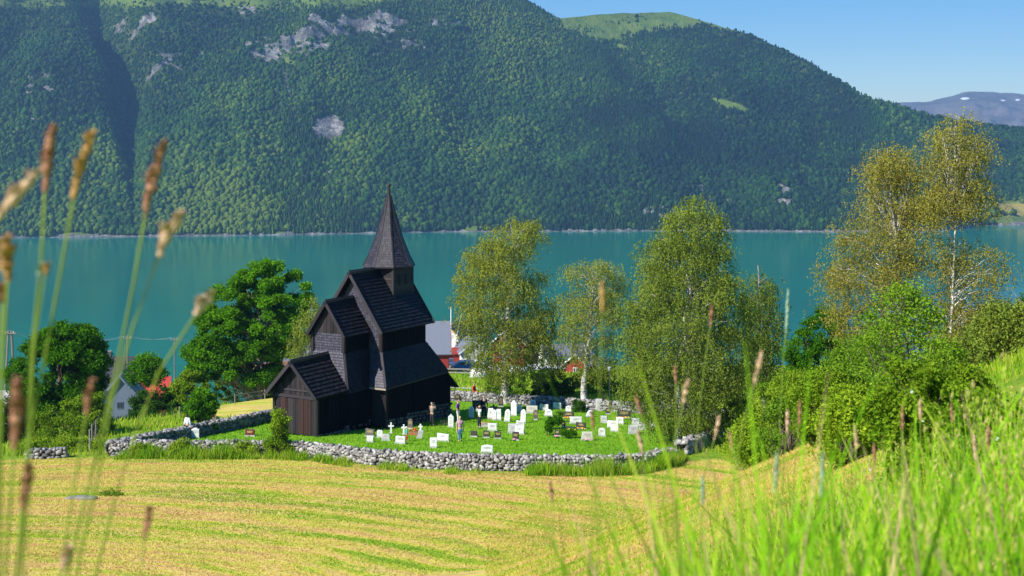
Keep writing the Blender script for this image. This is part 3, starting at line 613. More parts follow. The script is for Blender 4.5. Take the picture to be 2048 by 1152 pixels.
# ------------------------------------------------------------------ dry stone walls
def stonewallmat(name, c):
    m = NT(name); P = m.obj(); f = m.math('ADD', m.math('MULTIPLY', m.noise(5, 5, P, .7), .55), m.math('MULTIPLY', m.attr('tint'), .5))
    m.color(m.ramp(f, c)); m.b.inputs['Roughness'].default_value = .95; m.b.inputs['Specular IOR Level'].default_value = .15
    m.bump(m.noise(18, 5, P, .7), .7, .03); return m.m
M['wall'] = stonewallmat('grey_field_stones', [(.2, (.085, .078, .072)), (.5, (.23, .21, .195)), (.8, (.45, .42, .385))])
M['walld'] = stonewallmat('lichened_field_stones', [(.2, (.09, .083, .083)), (.5, (.20, .19, .185)), (.8, (.36, .34, .325))])
def dry_wall(pts, height, thick, label, size=.30, mat='wall', far=False):
    pts = [np.array(p, float) for p in pts]; hs = height if hasattr(height, '__call__') else (lambda s: height)
    seg = [np.linalg.norm(pts[i+1]-pts[i]) for i in range(len(pts)-1)]; L = sum(seg)
    P0 = pts[0]; root = empty('stone_wall', (float(P0[0]), float(P0[1]), float(gz(*P0))), 0, label, 'stone wall')
    off = np.array([P0[0], P0[1], float(gz(*P0))])
    def along(d):
        for i, s in enumerate(seg):
            if d <= s or i == len(seg)-1:
                t = (pts[i+1]-pts[i])/s; return pts[i]+t*min(d, s), t
            d -= s
    C, T, Rr, tint = [], [], [], []
    d = 0; rows = 0
    for side in (-1, 1, 0):
        row = 0; z = 0.0
        while True:
            rh = size*random.uniform(.62, .82); zc = z+rh/2
            if side == 0: d = 0
            d = random.uniform(0, size); any_ = False
            while d < L:
                h = hs(d/L); w = size*random.choice((.5, .7, .9, 1.15, 1.6))*random.uniform(.85, 1.15)
                if side == 0 or zc < h-.05:
                    p, t = along(d+w/2); n = np.array([-t[1], t[0]]); batter = (thick/2)*(1.0-.22*zc/max(h, .3))
                    offn = side*batter+random.uniform(-.045, .045)
                    if side == 0: offn = random.uniform(-.6, .6)*thick*.6
                    q = p+n*offn; g = float(gz(*q)); zz = g+(zc+random.uniform(-.07, .07) if side else h+random.uniform(-.12, .03))
                    C.append((q[0], q[1], zz)); T.append((t[0], t[1])); Rr.append((w*.50, size*.52 if side else size*.46, rh*random.uniform(.42, .72))); tint.append(random.random()); any_ = True
                d += w
            z += rh*.94; row += 1
            if side == 0 and row >= 3: break
            if side and (not any_ or row > 9): break
    C = np.array(C); T = np.array(T); Rr = np.array(Rr); n = len(C)
    # squarish lumpy stone: cube-sphere with 26 points
    g = np.array([(x, y, z_) for x in (-1, 0, 1) for y in (-1, 0, 1) for z_ in (-1, 0, 1) if (x, y, z_) != (0, 0, 0)], float)
    nrm = np.linalg.norm(g, axis=1, keepdims=True); g = g/nrm**.22
    idx = {}
    raw = [(x, y, z_) for x in (-1, 0, 1) for y in (-1, 0, 1) for z_ in (-1, 0, 1) if (x, y, z_) != (0, 0, 0)]
    for i, r_ in enumerate(raw): idx[r_] = i
    fs = []
    for ax in range(3):
        for s in (-1, 1):
            for i in (-1, 0):
                for j in (-1, 0):
                    def mk(a, b):
                        v = [0, 0, 0]; v[ax] = s; v[(ax+1) % 3] = a; v[(ax+2) % 3] = b; return idx[tuple(v)]
                    q = [mk(i, j), mk(i+1, j), mk(i+1, j+1), mk(i, j+1)]
                    fs.append(q if s > 0 else q[::-1])
    fs = np.array(fs)
    ang = rng.normal(0, .38, n); ca, sa = np.cos(ang), np.sin(ang)
    V = g[None]*rng.uniform(.74, 1.12, (n, 26, 3)); V = V*Rr[:, None, :]
    vx = V[:, :, 0]*ca[:, None]-V[:, :, 2]*sa[:, None]; vz = V[:, :, 0]*sa[:, None]+V[:, :, 2]*ca[:, None]; vy = V[:, :, 1]
    X = vx*T[:, None, 0]-vy*T[:, None, 1]; Y = vx*T[:, None, 1]+vy*T[:, None, 0]
    W = np.stack([X, Y, vz], -1)+C[:, None, :]-off
    Fc = (fs[None]+(np.arange(n)*26)[:, None, None]).reshape(-1, 4)
    np_mesh('stones', W.reshape(-1, 3), Fc, M[mat], root, False, tint=np.repeat(np.array(tint), 26))
    core = MB(); k = max(2, int(L/1.0)); prev = None
    for i in range(k+1):
        p, t = along(L*i/k); n_ = np.array([-t[1], t[0]]); h = hs(i/k)-.14; th = thick*.36
        ring = [np.array([*(p+n_*sd*th*(1 if zz == 0 else .8)), float(gz(*p))+(-.3 if zz == 0 else h)])-off for sd, zz in ((-1, 0), (1, 0), (1, 1), (-1, 1))]
        if prev is not None: core.add(prev+ring, [(0, 1, 5, 4), (1, 2, 6, 5), (2, 3, 7, 6), (3, 0, 4, 7)], .0)
        prev = ring
    core.build('rubble_core', simple('rubble', (.03, .027, .025), (.06, .055, .05), .95), root)
    return root
dry_wall(FRONT, lambda s: .82 if s < .8 else .82-.5*(s-.8), .75, 'long grey dry stone wall along the hay field in front of the church', .235)
dry_wall(RIGHT, .8, .7, 'short stretch of stone wall going uphill behind the big birch trunk', .30)
dry_wall(LEFT, .75, .7, 'low lichened stone wall running up the left side of the churchyard', .27, 'walld')
dry_wall(BACK, .75, .7, 'stone wall closing the far side of the churchyard below the birches', .27, 'walld')
dry_wall(wl((55, 80.0), (90, 79.8), (130, 80.2)), .55, .6, 'short ruined remnant of stone wall in the bushes at the left', .28, 'walld')
# ------------------------------------------------------------------ trees and plants
L_BIRCH = leafmat('birch_leaves', (.09, .14, .016), (.31, .37, .055), .35)
L_BIRCHO = leafmat('olive_birch_leaves', (.12, .16, .018), (.36, .38, .055), .35)
L_GOLD = leafmat('golden_birch_leaves', (.13, .145, .022), (.38, .33, .065), .35)
L_DEEP = leafmat('maple_leaves', (.012, .070, .004), (.14, .34, .008), .35)
L_SHRUB = leafmat('shrub_leaves', (.045, .13, .006), (.32, .44, .025), .35)
L_BRIGHT = leafmat('aspen_leaves', (.050, .15, .008), (.27, .40, .03), .35)
L_DARK = leafmat('dark_leaves', (.010, .036, .008), (.060, .14, .014), .25)
def barkmat(name, c0, c1, scale):
    m = NT(name); P = m.obj(); f = m.noise(1, 5, m.scalev(P, scale), .7); m.color(m.ramp(f, [(.38, c0), (.55, c1)]))
    m.b.inputs['Roughness'].default_value = .85; m.b.inputs['Specular IOR Level'].default_value = .15; m.bump(f, .5, .03); return m.m
B_BIRCH = barkmat('white_birch_bark', (.13, .11, .10), (.62, .58, .52), (3, 3, 6)); B_GREY = barkmat('grey_bark', (.10, .085, .075), (.34, .31, .28), (5, 5, 2)); B_BROWN = barkmat('brown_bark', (.05, .035, .025), (.16, .12, .09), (6, 6, 2))
def leaf_quads(P, size, droop=.0, aspect=.55, up=.35):
    """P (n,3) leaf positions -> diamond leaves"""
    n = len(P); size = np.broadcast_to(size, n)*rng.uniform(.65, 1.35, n)
    nrm = rng.normal(0, 1, (n, 3)); nrm[:, 2] = np.abs(nrm[:, 2])*.6+up; nrm /= np.linalg.norm(nrm, axis=1)[:, None]
    d = rng.normal(0, 1, (n, 3)); d[:, 2] -= droop*3; d -= (d*nrm).sum(1)[:, None]*nrm*(1-min(droop, .8)); d /= np.linalg.norm(d, axis=1)[:, None]
    s = np.cross(nrm, d); s /= np.linalg.norm(s, axis=1)[:, None]+1e-6
    a = size[:, None]
    V = np.stack([P, P+d*a*.5+s*a*aspect*.5, P+d*a, P+d*a*.5-s*a*aspect*.5], 1)
    return V.reshape(-1, 3), np.arange(n*4).reshape(-1, 4)
def branch_tubes(paths, K=5):
    """paths: list of (points (k,3), radii (k,)) -> arrays"""
    Vs, Fs, o = [], [], 0
    for pts, rad in paths:
        pts = np.asarray(pts); k = len(pts); d = np.gradient(pts, axis=0); d /= np.linalg.norm(d, axis=1)[:, None]+1e-9
        ref = np.where(np.abs(d[:, 2:3]) < .9, np.array([[0, 0, 1.]]), np.array([[1., 0, 0]])); r = np.cross(d, ref); r /= np.linalg.norm(r, axis=1)[:, None]; u = np.cross(d, r)
        a = np.arange(K)/K*2*np.pi
        V = pts[:, None]+(r[:, None]*np.cos(a)[None, :, None]+u[:, None]*np.sin(a)[None, :, None])*np.asarray(rad)[:, None, None]
        Vs.append(V.reshape(-1, 3)); i = np.arange(k-1)[:, None]*K; j = np.arange(K)[None]; jn = (j+1) % K
        Fs.append(np.stack([i+j, i+jn, i+K+jn, i+K+j], -1).reshape(-1, 4)+o); o += k*K
    return np.concatenate(Vs), np.concatenate(Fs)
def curve(a, b, sag=0, n=6, wob=.0):
    a = np.array(a, float); b = np.array(b, float); t = np.linspace(0, 1, n)[:, None]; p = a+(b-a)*t
    L = np.linalg.norm(b-a); p[:, 2] += (sag*L*np.sin(np.pi*t))[:, 0]; p[1:-1] += rng.normal(0, wob*L, (n-2, 3)); return p
def tree(name, label, cat, base, D, prof, leaf, bark, kind='round', clumps=120, nleaf=120, lsize=.17, tr=.22, group=None, trunk_px=None, holes=.30, bare=.5, depth=.85, seed=1, limbs=None, tints=(0, 1), low=.15, stems=1, strand=1.0):
    """prof: outline rows (photo row, left column, right column) from the top down, turned into metres at distance D"""
    global rng
    keep = rng; rng = np.random.default_rng(seed)
    bx = (base-1024)/F*D; bz = float(gz(bx, D)); org = np.array([bx, D, bz])
    pr = np.array([(zpx(y, D)-bz, (xl-base)/F*D, (xr-base)/F*D) for y, xl, xr in prof][::-1])     # ascending height
    zlo, zhi = pr[0, 0], pr[-1, 0]
    root = empty(name, (bx, D, bz), 0, label, cat, group)
    tx = trunk_px if trunk_px else [(base, zhi*.9)]
    tp = [np.array([0, 0, -.15])]
    for (p_, z_) in tx: tp.append(np.array([(p_-base)/F*D, rng.normal(0, .15), z_]))
    tp = np.array(tp)
    def trunk_at(z): return np.array([np.interp(z, tp[:, 2], tp[:, 0]), np.interp(z, tp[:, 2], tp[:, 1]), z])
    paths = []
    zz = np.linspace(-.15, tp[-1, 2], 14); pts = np.array([trunk_at(z) for z in zz]); pts[1:-1, :2] += rng.normal(0, tr*.22, (12, 2))
    fr = (zz-zz[0])/(zz[-1]-zz[0]); paths.append((pts, tr*(1.25-1.05*fr**.8)*(1+.5*np.exp(-fr*22))))
    for k in range(stems-1):
        a = rng.uniform(0, 6.28); e = np.array([math.cos(a)*tr*3, math.sin(a)*tr*3, 0]); top = trunk_at(zhi*rng.uniform(.6, .85)); top[:2] += rng.normal(0, .25*(pr[:, 2]-pr[:, 1]).max(), 2)*.8
        paths.append((curve(e, top, .05, 8, .02), np.linspace(tr*.8, .03, 8)))
    # clump centres filling the outline's volume, crowded towards its skin
    C = []
    nz = rng.uniform(0, 100, 3); guard = 0
    nsc = max(1, 7/(pr[:, 2]-pr[:, 1]).max())
    if clumps < 75: holes = 0
    while len(C) < clumps and guard < clumps*60:
        guard += 1
        z = rng.uniform(max(zlo, .12), zhi); l = np.interp(z, pr[:, 0], pr[:, 1]); r_ = np.interp(z, pr[:, 0], pr[:, 2]); c = (l+r_)/2; h = (r_-l)/2
        wmax = (pr[:, 2]-pr[:, 1]).max()/2
        if rng.random() > (h/wmax)**1.2+.05: continue
        a = rng.uniform(0, 6.28); q = rng.uniform(0, 1)**.38*.97
        x, y = c+h*q*math.cos(a), h*depth*q*math.sin(a)
        if vnoise(np.array([(x*.55+y*.4)*nsc+nz[0]]), np.array([z*.5*nsc+nz[1]]))[0] < holes: continue
        C.append((x, y, z))
    C = np.array(C); n = len(C)
    # limbs reach towards the clumps
    for i in range(n):
        if rng.random() > bare: continue
        c = C[i]; hd = math.hypot(c[0]-np.interp(c[2], tp[:, 2], tp[:, 0]), c[1]); z0 = max(zhi*low, min(c[2]-hd*rng.uniform(.45, 1.0), tp[-1, 2]*.97)); s = trunk_at(z0)
        if kind == 'shrub': s = np.array([rng.normal(0, .12), rng.normal(0, .12), -.05])
        L = np.linalg.norm(c-s); r0 = min(tr*.5, .012+.008*L)*(1.4 if i % 5 == 0 else .75)
        paths.append((curve(s, c, .10 if kind != 'shrub' else .04, 7, .022), np.linspace(r0, .007, 7)))
    if kind == 'shrub': paths = paths[1:] if len(paths) > 2 else paths
    if len(paths) == 0: paths.append((curve((0, 0, -.05), (0, .05, max(.2, zhi*.7)), 0, 7), np.linspace(.02, .006, 7)))
    V, Fc = branch_tubes(paths); np_mesh('trunk', V, Fc, bark, root, True)
    # leaves
    ct = rng.uniform(-.22, .22, n); P, T = [], []
    for i in range(n):
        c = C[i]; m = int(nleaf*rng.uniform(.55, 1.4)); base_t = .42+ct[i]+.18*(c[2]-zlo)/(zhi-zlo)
        if kind == 'weep':
            ns = max(3, m//11); L = rng.uniform(.35, 1.35, ns)*strand; o = rng.normal(0, .36, (ns, 3))*np.array([1, 1, .5])
            t = rng.random((ns, 11)); p = c+o[:, None, :]+np.stack([o[:, 0:1]*t*.45, o[:, 1:2]*t*.45, -L[:, None]*t**1.1], -1)+rng.normal(0, .045, (ns, 11, 3)); p = p.reshape(-1, 3)
        else:
            s = {'round': .62, 'airy': .55, 'shrub': .34*min(1, D/50+.08)*rng.uniform(.6, 1.5)}[kind]*rng.uniform(.7, 1.25); d = rng.normal(0, 1, (m, 3)); d /= np.linalg.norm(d, axis=1)[:, None]
            s = min(s, .16*(pr[:, 2]-pr[:, 1]).max()) if kind == 'shrub' else s
            p = c+d*(rng.random((m, 1))**.45)*s*np.array([1.15, 1.15, .82])
        P.append(p); T.append(base_t+rng.normal(0, .08, len(p)))
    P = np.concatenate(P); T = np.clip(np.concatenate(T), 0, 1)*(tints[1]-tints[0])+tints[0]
    P[:, 2] = np.maximum(P[:, 2], .05)
    V, Fc = leaf_quads(P, lsize, .55 if kind == 'weep' else .1)
    np_mesh('crown', V, Fc, leaf, root, False, tint=np.repeat(T, 4))
    rng = keep
    return root
G_Y = 'birches round the churchyard'
tree('birch_tree', 'tall drooping birch with a thick pale trunk by the far wall, right of the church', 'tree', 1009, 112,
     [(438, 1000, 1060), (455, 975, 1085), (480, 945, 1088), (510, 925, 1080), (545, 912, 1100), (590, 905, 1108), (640, 912, 1115), (680, 925, 1125), (715, 940, 1130), (748, 965, 1120)], L_BIRCHO, B_BIRCH, 'weep', 420, 210, .14, .30, G_Y, [(1012, 5), (1018, 10), (1030, 14.5)], .16, .25, seed=11, low=.25, tints=(0, .9))
tree('birch_tree', 'thin crowned birch with bare white upper boughs, between two fuller birches', 'tree', 1166, 108.5,
     [(518, 1160, 1225), (535, 1125, 1245), (570, 1112, 1250), (620, 1112, 1250), (670, 1120, 1240), (715, 1135, 1235), (745, 1150, 1228)], L_BIRCHO, B_BIRCH, 'weep', 260, 140, .125, .25, G_Y, [(1172, 4), (1180, 7), (1190, 11)], .28, .6, seed=12, low=.3, tints=(0, .9))
tree('birch_tree', 'largest bushy birch with foliage hanging to the grass inside the right wall', 'tree', 1382, 85,
     [(388, 1385, 1405), (410, 1350, 1435), (450, 1320, 1450), (500, 1285, 1460), (560, 1262, 1490), (620, 1250, 1510), (680, 1238, 1515), (740, 1232, 1505), (790, 1240, 1480), (830, 1285, 1455), (865, 1340, 1430)], L_BIRCH, B_BIRCH, 'weep', 620, 250, .125, .32, G_Y, [(1385, 6), (1380, 10), (1392, 15)], .20, .30, seed=13, low=.08, stems=4, tints=(0, .85))
tree('birch_tree', 'dark weeping birch standing behind the largest bushy birch', 'tree', 1530, 98,
     [(530, 1500, 1520), (560, 1485, 1550), (610, 1480, 1562), (660, 1485, 1565), (720, 1480, 1560), (775, 1490, 1555)], L_BIRCH, B_GREY, 'weep', 150, 130, .15, .2, G_Y, [(1528, 6), (1515, 12)], .3, .5, seed=14, strand=1.6, tints=(0, .45))
tree('birch_tree', 'slender golden green birch with a straight white trunk, second from the right', 'tree', 1793, 60,
     [(248, 1780, 1810), (275, 1755, 1830), (320, 1735, 1840), (370, 1715, 1850), (430, 1700, 1850), (480, 1665, 1855), (520, 1640, 1850), (570, 1660, 1840), (620, 1645, 1835), (680, 1650, 1830), (730, 1670, 1800)], L_GOLD, B_BIRCH, 'weep', 330, 185, .088, .10, 'tall birches on the right', [(1793, 5), (1795, 9), (1793, 13)], .40, .42, seed=15, depth=.8, strand=.6)
tree('birch_tree', 'tallest birch at the right, its white trunk forking into several stems', 'tree', 1896, 58,
     [(222, 1905, 1925), (245, 1880, 1950), (290, 1862, 1975), (350, 1855, 1975), (420, 1850, 1980), (480, 1860, 2000), (530, 1865, 2012), (590, 1850, 2010), (640, 1845, 2048), (690, 1850, 2048), (720, 1870, 2000)], L_GOLD, B_BIRCH, 'weep', 330, 185, .088, .12, 'tall birches on the right', [(1897, 6), (1903, 8), (1915, 13)], .40, .42, seed=16, depth=.8, strand=.6)
tree('broadleaf_tree', 'big bright green round crowned tree left of the church', 'tree', 520, 128,
     [(525, 520, 560), (545, 480, 600), (580, 430, 628), (620, 400, 635), (660, 380, 622), (700, 368, 600), (740, 360, 590), (765, 372, 560)], L_DEEP, B_GREY, 'round', 460, 330, .25, .32, None, [(520, 6), (535, 10)], .24, .3, seed=17, low=.06, tints=(.05, 1))
tree('willow_tree', 'small olive yellow tree squeezed between the big round tree and the church', 'tree', 615, 119,
     [(592, 625, 640), (620, 600, 650), (660, 588, 648), (700, 578, 640), (735, 590, 640)], L_BIRCH, B_GREY, 'weep', 90, 120, .16, .14, None, [(618, 7)], .2, .4, seed=18)
tree('maple_tree', 'dark dense maple at the left edge above the bushes', 'tree', 115, 104,
     [(648, 120, 160), (665, 80, 190), (700, 45, 212), (740, 15, 215), (780, 18, 210), (820, 40, 200), (850, 60, 180)], L_DEEP, B_BROWN, 'round', 330, 300, .22, .26, None, [(118, 5), (125, 8)], .22, .3, seed=19, tints=(0, .65))
tree('fruit_tree', 'small leafy tree over the red roof at the left', 'tree', 290, 135,
     [(714, 280, 310), (725, 258, 325), (745, 248, 330), (765, 262, 322)], L_DEEP, B_BROWN, 'round', 70, 130, .25, .12, None, None, .15, .4, seed=20, tints=(.1, .8))
# shrubs and hedges: (px, D, outline, leaf, label)
SH = [
 ('shrub', 'bright green bush outside the left churchyard wall', 403, 97, [(782, 390, 415), (800, 374, 432), (825, 370, 436), (848, 378, 430)], L_DEEP, 60, 190, .17, (.2, .95)),
 ('sapling', 'slim upright elder sapling growing out of the front wall by the porch corner', 556, 79.0, [(822, 550, 565), (840, 540, 578), (865, 545, 575), (885, 530, 590), (905, 528, 585), (915, 535, 575)], L_SHRUB, 70, 120, .12, (.05, .9)),
 ('shrub', 'dark shrub between the two left birch trunks beyond the far wall', 1085, 118, [(740, 1070, 1110), (755, 1055, 1150), (780, 1052, 1160), (795, 1060, 1150)], L_DARK, 70, 150, .17, (.1, 1)),
 ('shrub', 'sunlit pale green thicket beyond the far wall right of the dark shrub', 1190, 122, [(745, 1150, 1235), (765, 1130, 1260), (790, 1130, 1260)], L_BRIGHT, 80, 150, .17, (0, .7)),
 ('shrub', 'light green willow scrub hanging over the far wall beside the first birch', 960, 121, [(750, 980, 1050), (770, 965, 1060), (790, 975, 1060)], L_BRIGHT, 60, 150, .17, (0, .7)),
 ('shrub', 'dark hedge in front of the red roofed shed', 300, 118, [(778, 290, 330), (800, 262, 355), (820, 255, 372), (833, 260, 380)], L_DARK, 90, 170, .18, (.1, .9)),
 ('shrub', 'green thicket at the foot of the big round tree', 475, 133, [(735, 440, 500), (760, 400, 545), (785, 400, 550), (812, 410, 550)], L_SHRUB, 150, 150, .2, (0, .8)),
 ('shrub', 'bright scrub between the red roof and the big round tree', 372, 124, [(740, 360, 390), (765, 345, 410), (790, 335, 415), (815, 335, 410)], L_SHRUB, 110, 150, .19, (.1, .9)),
 ('shrub', 'hazel thicket below the maple at the left', 170, 93, [(790, 160, 200), (830, 60, 225), (865, 30, 222), (900, 40, 210)], L_SHRUB, 150, 150, .15, (0, .75)),
 ('shrub', 'dark green bush cut by the left edge of the picture', 15, 92, [(800, -10, 30), (850, -40, 60), (905, -40, 60)], L_DARK, 90, 150, .16, (.2, 1)),
 ('shrub', 'low tangle of bushes in front of the ruined wall remnant', 105, 84, [(880, 60, 150), (900, 20, 205), (925, 10, 210)], L_SHRUB, 90, 120, .13, (.1, .9)),
 ('shrub', 'bright leafy aspen scrub in front of the white birch trunks', 1790, 27, [(560, 1795, 1820), (605, 1745, 1860), (660, 1715, 1900), (710, 1700, 1930), (760, 1690, 1940), (800, 1700, 1930)], L_BRIGHT, 120, 95, .052, (0, .9)),
 ('shrub', 'upright light green sapling rising beside the white forked birch', 1880, 21, [(660, 1860, 1890), (700, 1835, 1920), (750, 1830, 1940), (790, 1835, 1945)], L_BRIGHT, 90, 85, .042, (.1, 1)),
 ('shrub', 'dark green thicket between the weeping birch and the tall birches', 1640, 70, [(618, 1640, 1665), (650, 1600, 1690), (700, 1570, 1720), (760, 1560, 1740), (820, 1580, 1730)], L_DEEP, 200, 170, .13, (0, .6)),
 ('shrub', 'olive bushes right of the churchyard corner', 1560, 62, [(745, 1560, 1620), (775, 1520, 1670), (820, 1510, 1690), (870, 1530, 1660)], L_SHRUB, 190, 150, .11, (0, .85)),
 ('shrub', 'rounded bush with dark bare twigs at its foot on the bank', 1640, -890, [(750, 1620, 1680), (785, 1590, 1740), (830, 1575, 1760), (870, 1600, 1720), (890, 1615, 1690)], L_SHRUB, 150, 140, .06, (0, .7)),
 ('shrub', 'wild rose bush with a few white blossoms on the bank', 1810, -955, [(735, 1780, 1860), (770, 1740, 1930), (820, 1720, 1960), (870, 1740, 1960), (920, 1780, 1960)], L_SHRUB, 150, 170, .034, (0, .75)),
 ('shrub', 'spreading rose thicket low on the bank at the right edge', 1985, -960, [(800, 1960, 2040), (840, 1900, 2090), (890, 1870, 2110), (940, 1890, 2110), (985, 1920, 2090)], L_SHRUB, 190, 170, .026, (0, .6)),
 ('shrub', 'leafy bush behind the rose bush on its left', 1715, -905, [(775, 1690, 1740), (805, 1655, 1775), (850, 1640, 1790), (900, 1660, 1780)], L_SHRUB, 190, 150, .040, (.1, .9)),
 ('shrub', 'yellow green bush on the crest between the twiggy bush and the olive bushes', 1580, 38, [(800, 1560, 1610), (835, 1520, 1640), (880, 1505, 1650), (925, 1520, 1640)], L_BRIGHT, 170, 140, .07, (0, .6)),
 ('shrub', 'bush with reddish leaf tips on the skyline right of the rose bush', 1930, 17, [(740, 1915, 1950), (770, 1890, 1985), (810, 1880, 2000), (850, 1890, 2010)], L_SHRUB, 170, 150, .036, (0, .7)),
 ('shrub', 'low dense bramble patch left of the rose thicket', 1860, -1000, [(900, 1830, 1890), (930, 1790, 1930), (965, 1770, 1940), (1000, 1790, 1930)], L_SHRUB, 150, 160, .024, (0, .7)),
 ('shrub', 'bright scrub under the golden birch between the dark thicket and the aspen', 1700, 44, [(690, 1690, 1730), (730, 1650, 1770), (790, 1640, 1790), (850, 1650, 1780)], L_BRIGHT, 190, 150, .075, (0, .6)),
 ('shrub', 'tall yellowish thicket filling the gap below the golden birch', 1750, 33, [(640, 1740, 1780), (680, 1700, 1810), (740, 1670, 1830), (800, 1660, 1840), (850, 1680, 1830)], L_BRIGHT, 110, 100, .058, (0, .75)),
 ('shrub', 'small light green bush low at the edge of the mown bank', 1505, 47, [(840, 1490, 1530), (865, 1465, 1560), (895, 1450, 1570), (925, 1465, 1560)], L_SHRUB, 90, 130, .075, (.2, .9)),
 ('shrub', 'airy green branches reaching in above the right skyline', 1985, 36, [(612, 1985, 2060), (650, 1960, 2090), (690, 1950, 2090), (725, 1960, 2080)], L_BIRCH, 190, 130, .07, (0, .8)),
 ('shrub', 'loose light green bush between the aspen scrub and the rose bush', 1690, -930, [(800, 1670, 1720), (835, 1635, 1760), (875, 1625, 1780), (925, 1640, 1770)], L_SHRUB, 150, 140, .045, (.3, 1)),
 ('shrub', 'grey green bushes at the foot of the largest birch outside the wall', 1480, 84, [(800, 1460, 1510), (830, 1440, 1530), (860, 1440, 1530)], L_SHRUB, 80, 130, .13, (.0, .7)),
 ('shrub', 'dark green tree top rising at the right edge of the frame', 2060, 52, [(590, 2050, 2090), (620, 2030, 2110), (660, 2020, 2110), (700, 2025, 2100)], L_DARK, 90, 150, .11, (.2, 1)),
 ('shrub', 'pale sagebrush coloured scrub in the gap behind the aspen scrub', 1960, 50, [(640, 1950, 2010), (670, 1930, 2040), (710, 1920, 2040), (740, 1930, 2010)], L_BIRCH, 120, 150, .09, (0, .7)),
 ('shrub', 'clump of nettles against the front wall left of the sapling', 490, 79.0, [(885, 480, 500), (898, 462, 515), (912, 458, 520)], L_SHRUB, 30, 120, .10, (.3, 1)),
 ('shrub', 'round weedy bush against the front wall near its left end', 362, 79.0, [(878, 355, 372), (892, 340, 382), (908, 335, 385)], L_SHRUB, 32, 120, .10, (.4, 1)),
 ('shrub', 'weedy bush at the left end of the front wall', 275, 79.2, [(884, 270, 285), (895, 260, 297), (910, 255, 300)], L_SHRUB, 28, 110, .10, (.2, .9)),
 ('shrub', 'clipped dark yew at the far birch trunk behind the gravestones', 1157, 105, [(803, 1148, 1165), (812, 1143, 1172), (825, 1145, 1170)], L_DARK, 30, 130, .12, (.2, 1)),
 ('shrub', 'flat topped dwarf juniper among the gravestones', 1110, 93, [(834, 1100, 1120), (842, 1094, 1127), (850, 1094, 1122)], L_DEEP, 26, 130, .10, (0, .5)),
 ('shrub', 'small round box bush beside the dwarf juniper', 1097, 89.5, [(849, 1092, 1104), (856, 1088, 1108), (863, 1090, 1106)], L_DEEP, 16, 120, .09, (.1, .6)),
 ('hedge', 'low clipped hedge around a grave plot', 1137, 88, [(859, 1123, 1152), (866, 1121, 1154), (871, 1122, 1153)], L_DEEP, 24, 130, .09, (.1, .6)),
 ('shrub', 'light green perennial clump left of the dark stone with orange flowers', 1118, 97.5, [(822, 1112, 1124), (832, 1108, 1128)], L_BRIGHT, 12, 100, .10, (.1, .8)),
 ('shrub', 'small evergreen bush at the foot of the dark and white headstone', 427, 90.5, [(846, 420, 432), (852, 416, 436), (858, 417, 434)], L_DEEP, 14, 110, .09, (0, .5)),
]
for i, (nm, lb, b, D, prof, leaf, nc, nl, ls, tt) in enumerate(SH):
    if D < 0: D = gp(b, -D)[1]
    tree(nm, lb, 'hedge' if nm == 'hedge' else ('sapling' if nm == 'sapling' else 'bush'), b, D, prof, leaf, B_BROWN, 'shrub', nc, nl if D > 60 else int(nl*.7), ls if D > 60 else ls*1.3, .04*min(1, D/40), None, None, .12 if D > 60 else .38, .45, .9, 40+i, tints=tt, low=.0)
RD, RD2 = gp(1810, 955)[1], gp(1985, 960)[1]
def blossoms():
    m = simple('rose_petals', (.80, .72, .74), (.88, .82, .84), .7)
    LB = ('on the left shoulder of the rose bush, its topmost', 'in the middle of the rose bush', 'right of the rose bush foot', 'low left of the rose bush', 'highest on the rose thicket by the right edge', 'lowest on the rose thicket by the right edge')
    for k, (px, py, D) in enumerate([(1823, 783, RD-.45), (1845, 840, RD-.5), (1914, 909, RD-.5), (1740, 938, RD-.4), (1992, 876, RD2-.4), (1905, 947, RD2-.4)]):
        mb = MB(); x, y, z = (px-1024)/F*D, D, zpx(py, D)
        for a in range(5):
            b = a*2*math.pi/5; c = np.array([math.cos(b)*.025, -.01, math.sin(b)*.025]); mb.add([(0, 0, 0), c*1.1+[-c[2]*.7, 0, c[0]*.7], c*1.7, c*1.1+[c[2]*.7, 0, -c[0]*.7]], [(0, 1, 2, 3)])
        r = mb.build('rose_blossom', m); r.location = (x, y, z); s = .38; r.scale = (s, s, s)
        tag(r, 'white wild rose flower '+LB[k], 'flower', 'white wild rose blossoms')
blossoms()

# ------------------------------------------------------------------ grass
def grassmat(name, stops):
    m = NT(name); m.t.nodes.remove(m.b); c = m.ramp(m.attr('tint'), stops)
    d = m.n('BsdfDiffuse'); t = m.n('BsdfTranslucent'); mx = m.n('MixShader', in_0=.35); m.l(c, d.inputs[0]); m.l(c, t.inputs[0]); m.l(d.outputs[0], mx.inputs[1]); m.l(t.outputs[0], mx.inputs[2]); m.l(mx.outputs[0], m.out.inputs[0]); return m.m
G_TALL = grassmat('tall_grass', [(0, (.08, .24, .010)), (.45, (.22, .48, .015)), (.80, (.42, .56, .03)), (.95, (.58, .50, .16)), (1, (.60, .40, .22))])
G_WALL = grassmat('wall_foot_grass', [(0, (.08, .22, .008)), (.5, (.20, .38, .014)), (.8, (.36, .44, .03)), (1, (.50, .38, .10))])
G_HAY = grassmat('hay_stubble', [(0, (.14, .30, .010)), (.35, (.30, .40, .022)), (.55, (.54, .48, .08)), (.8, (.66, .47, .16)), (1, (.52, .32, .12))])
G_LAWN = grassmat('lawn_grass', [(0, (.10, .24, .006)), (.6, (.18, .36, .012)), (1, (.30, .46, .03))])
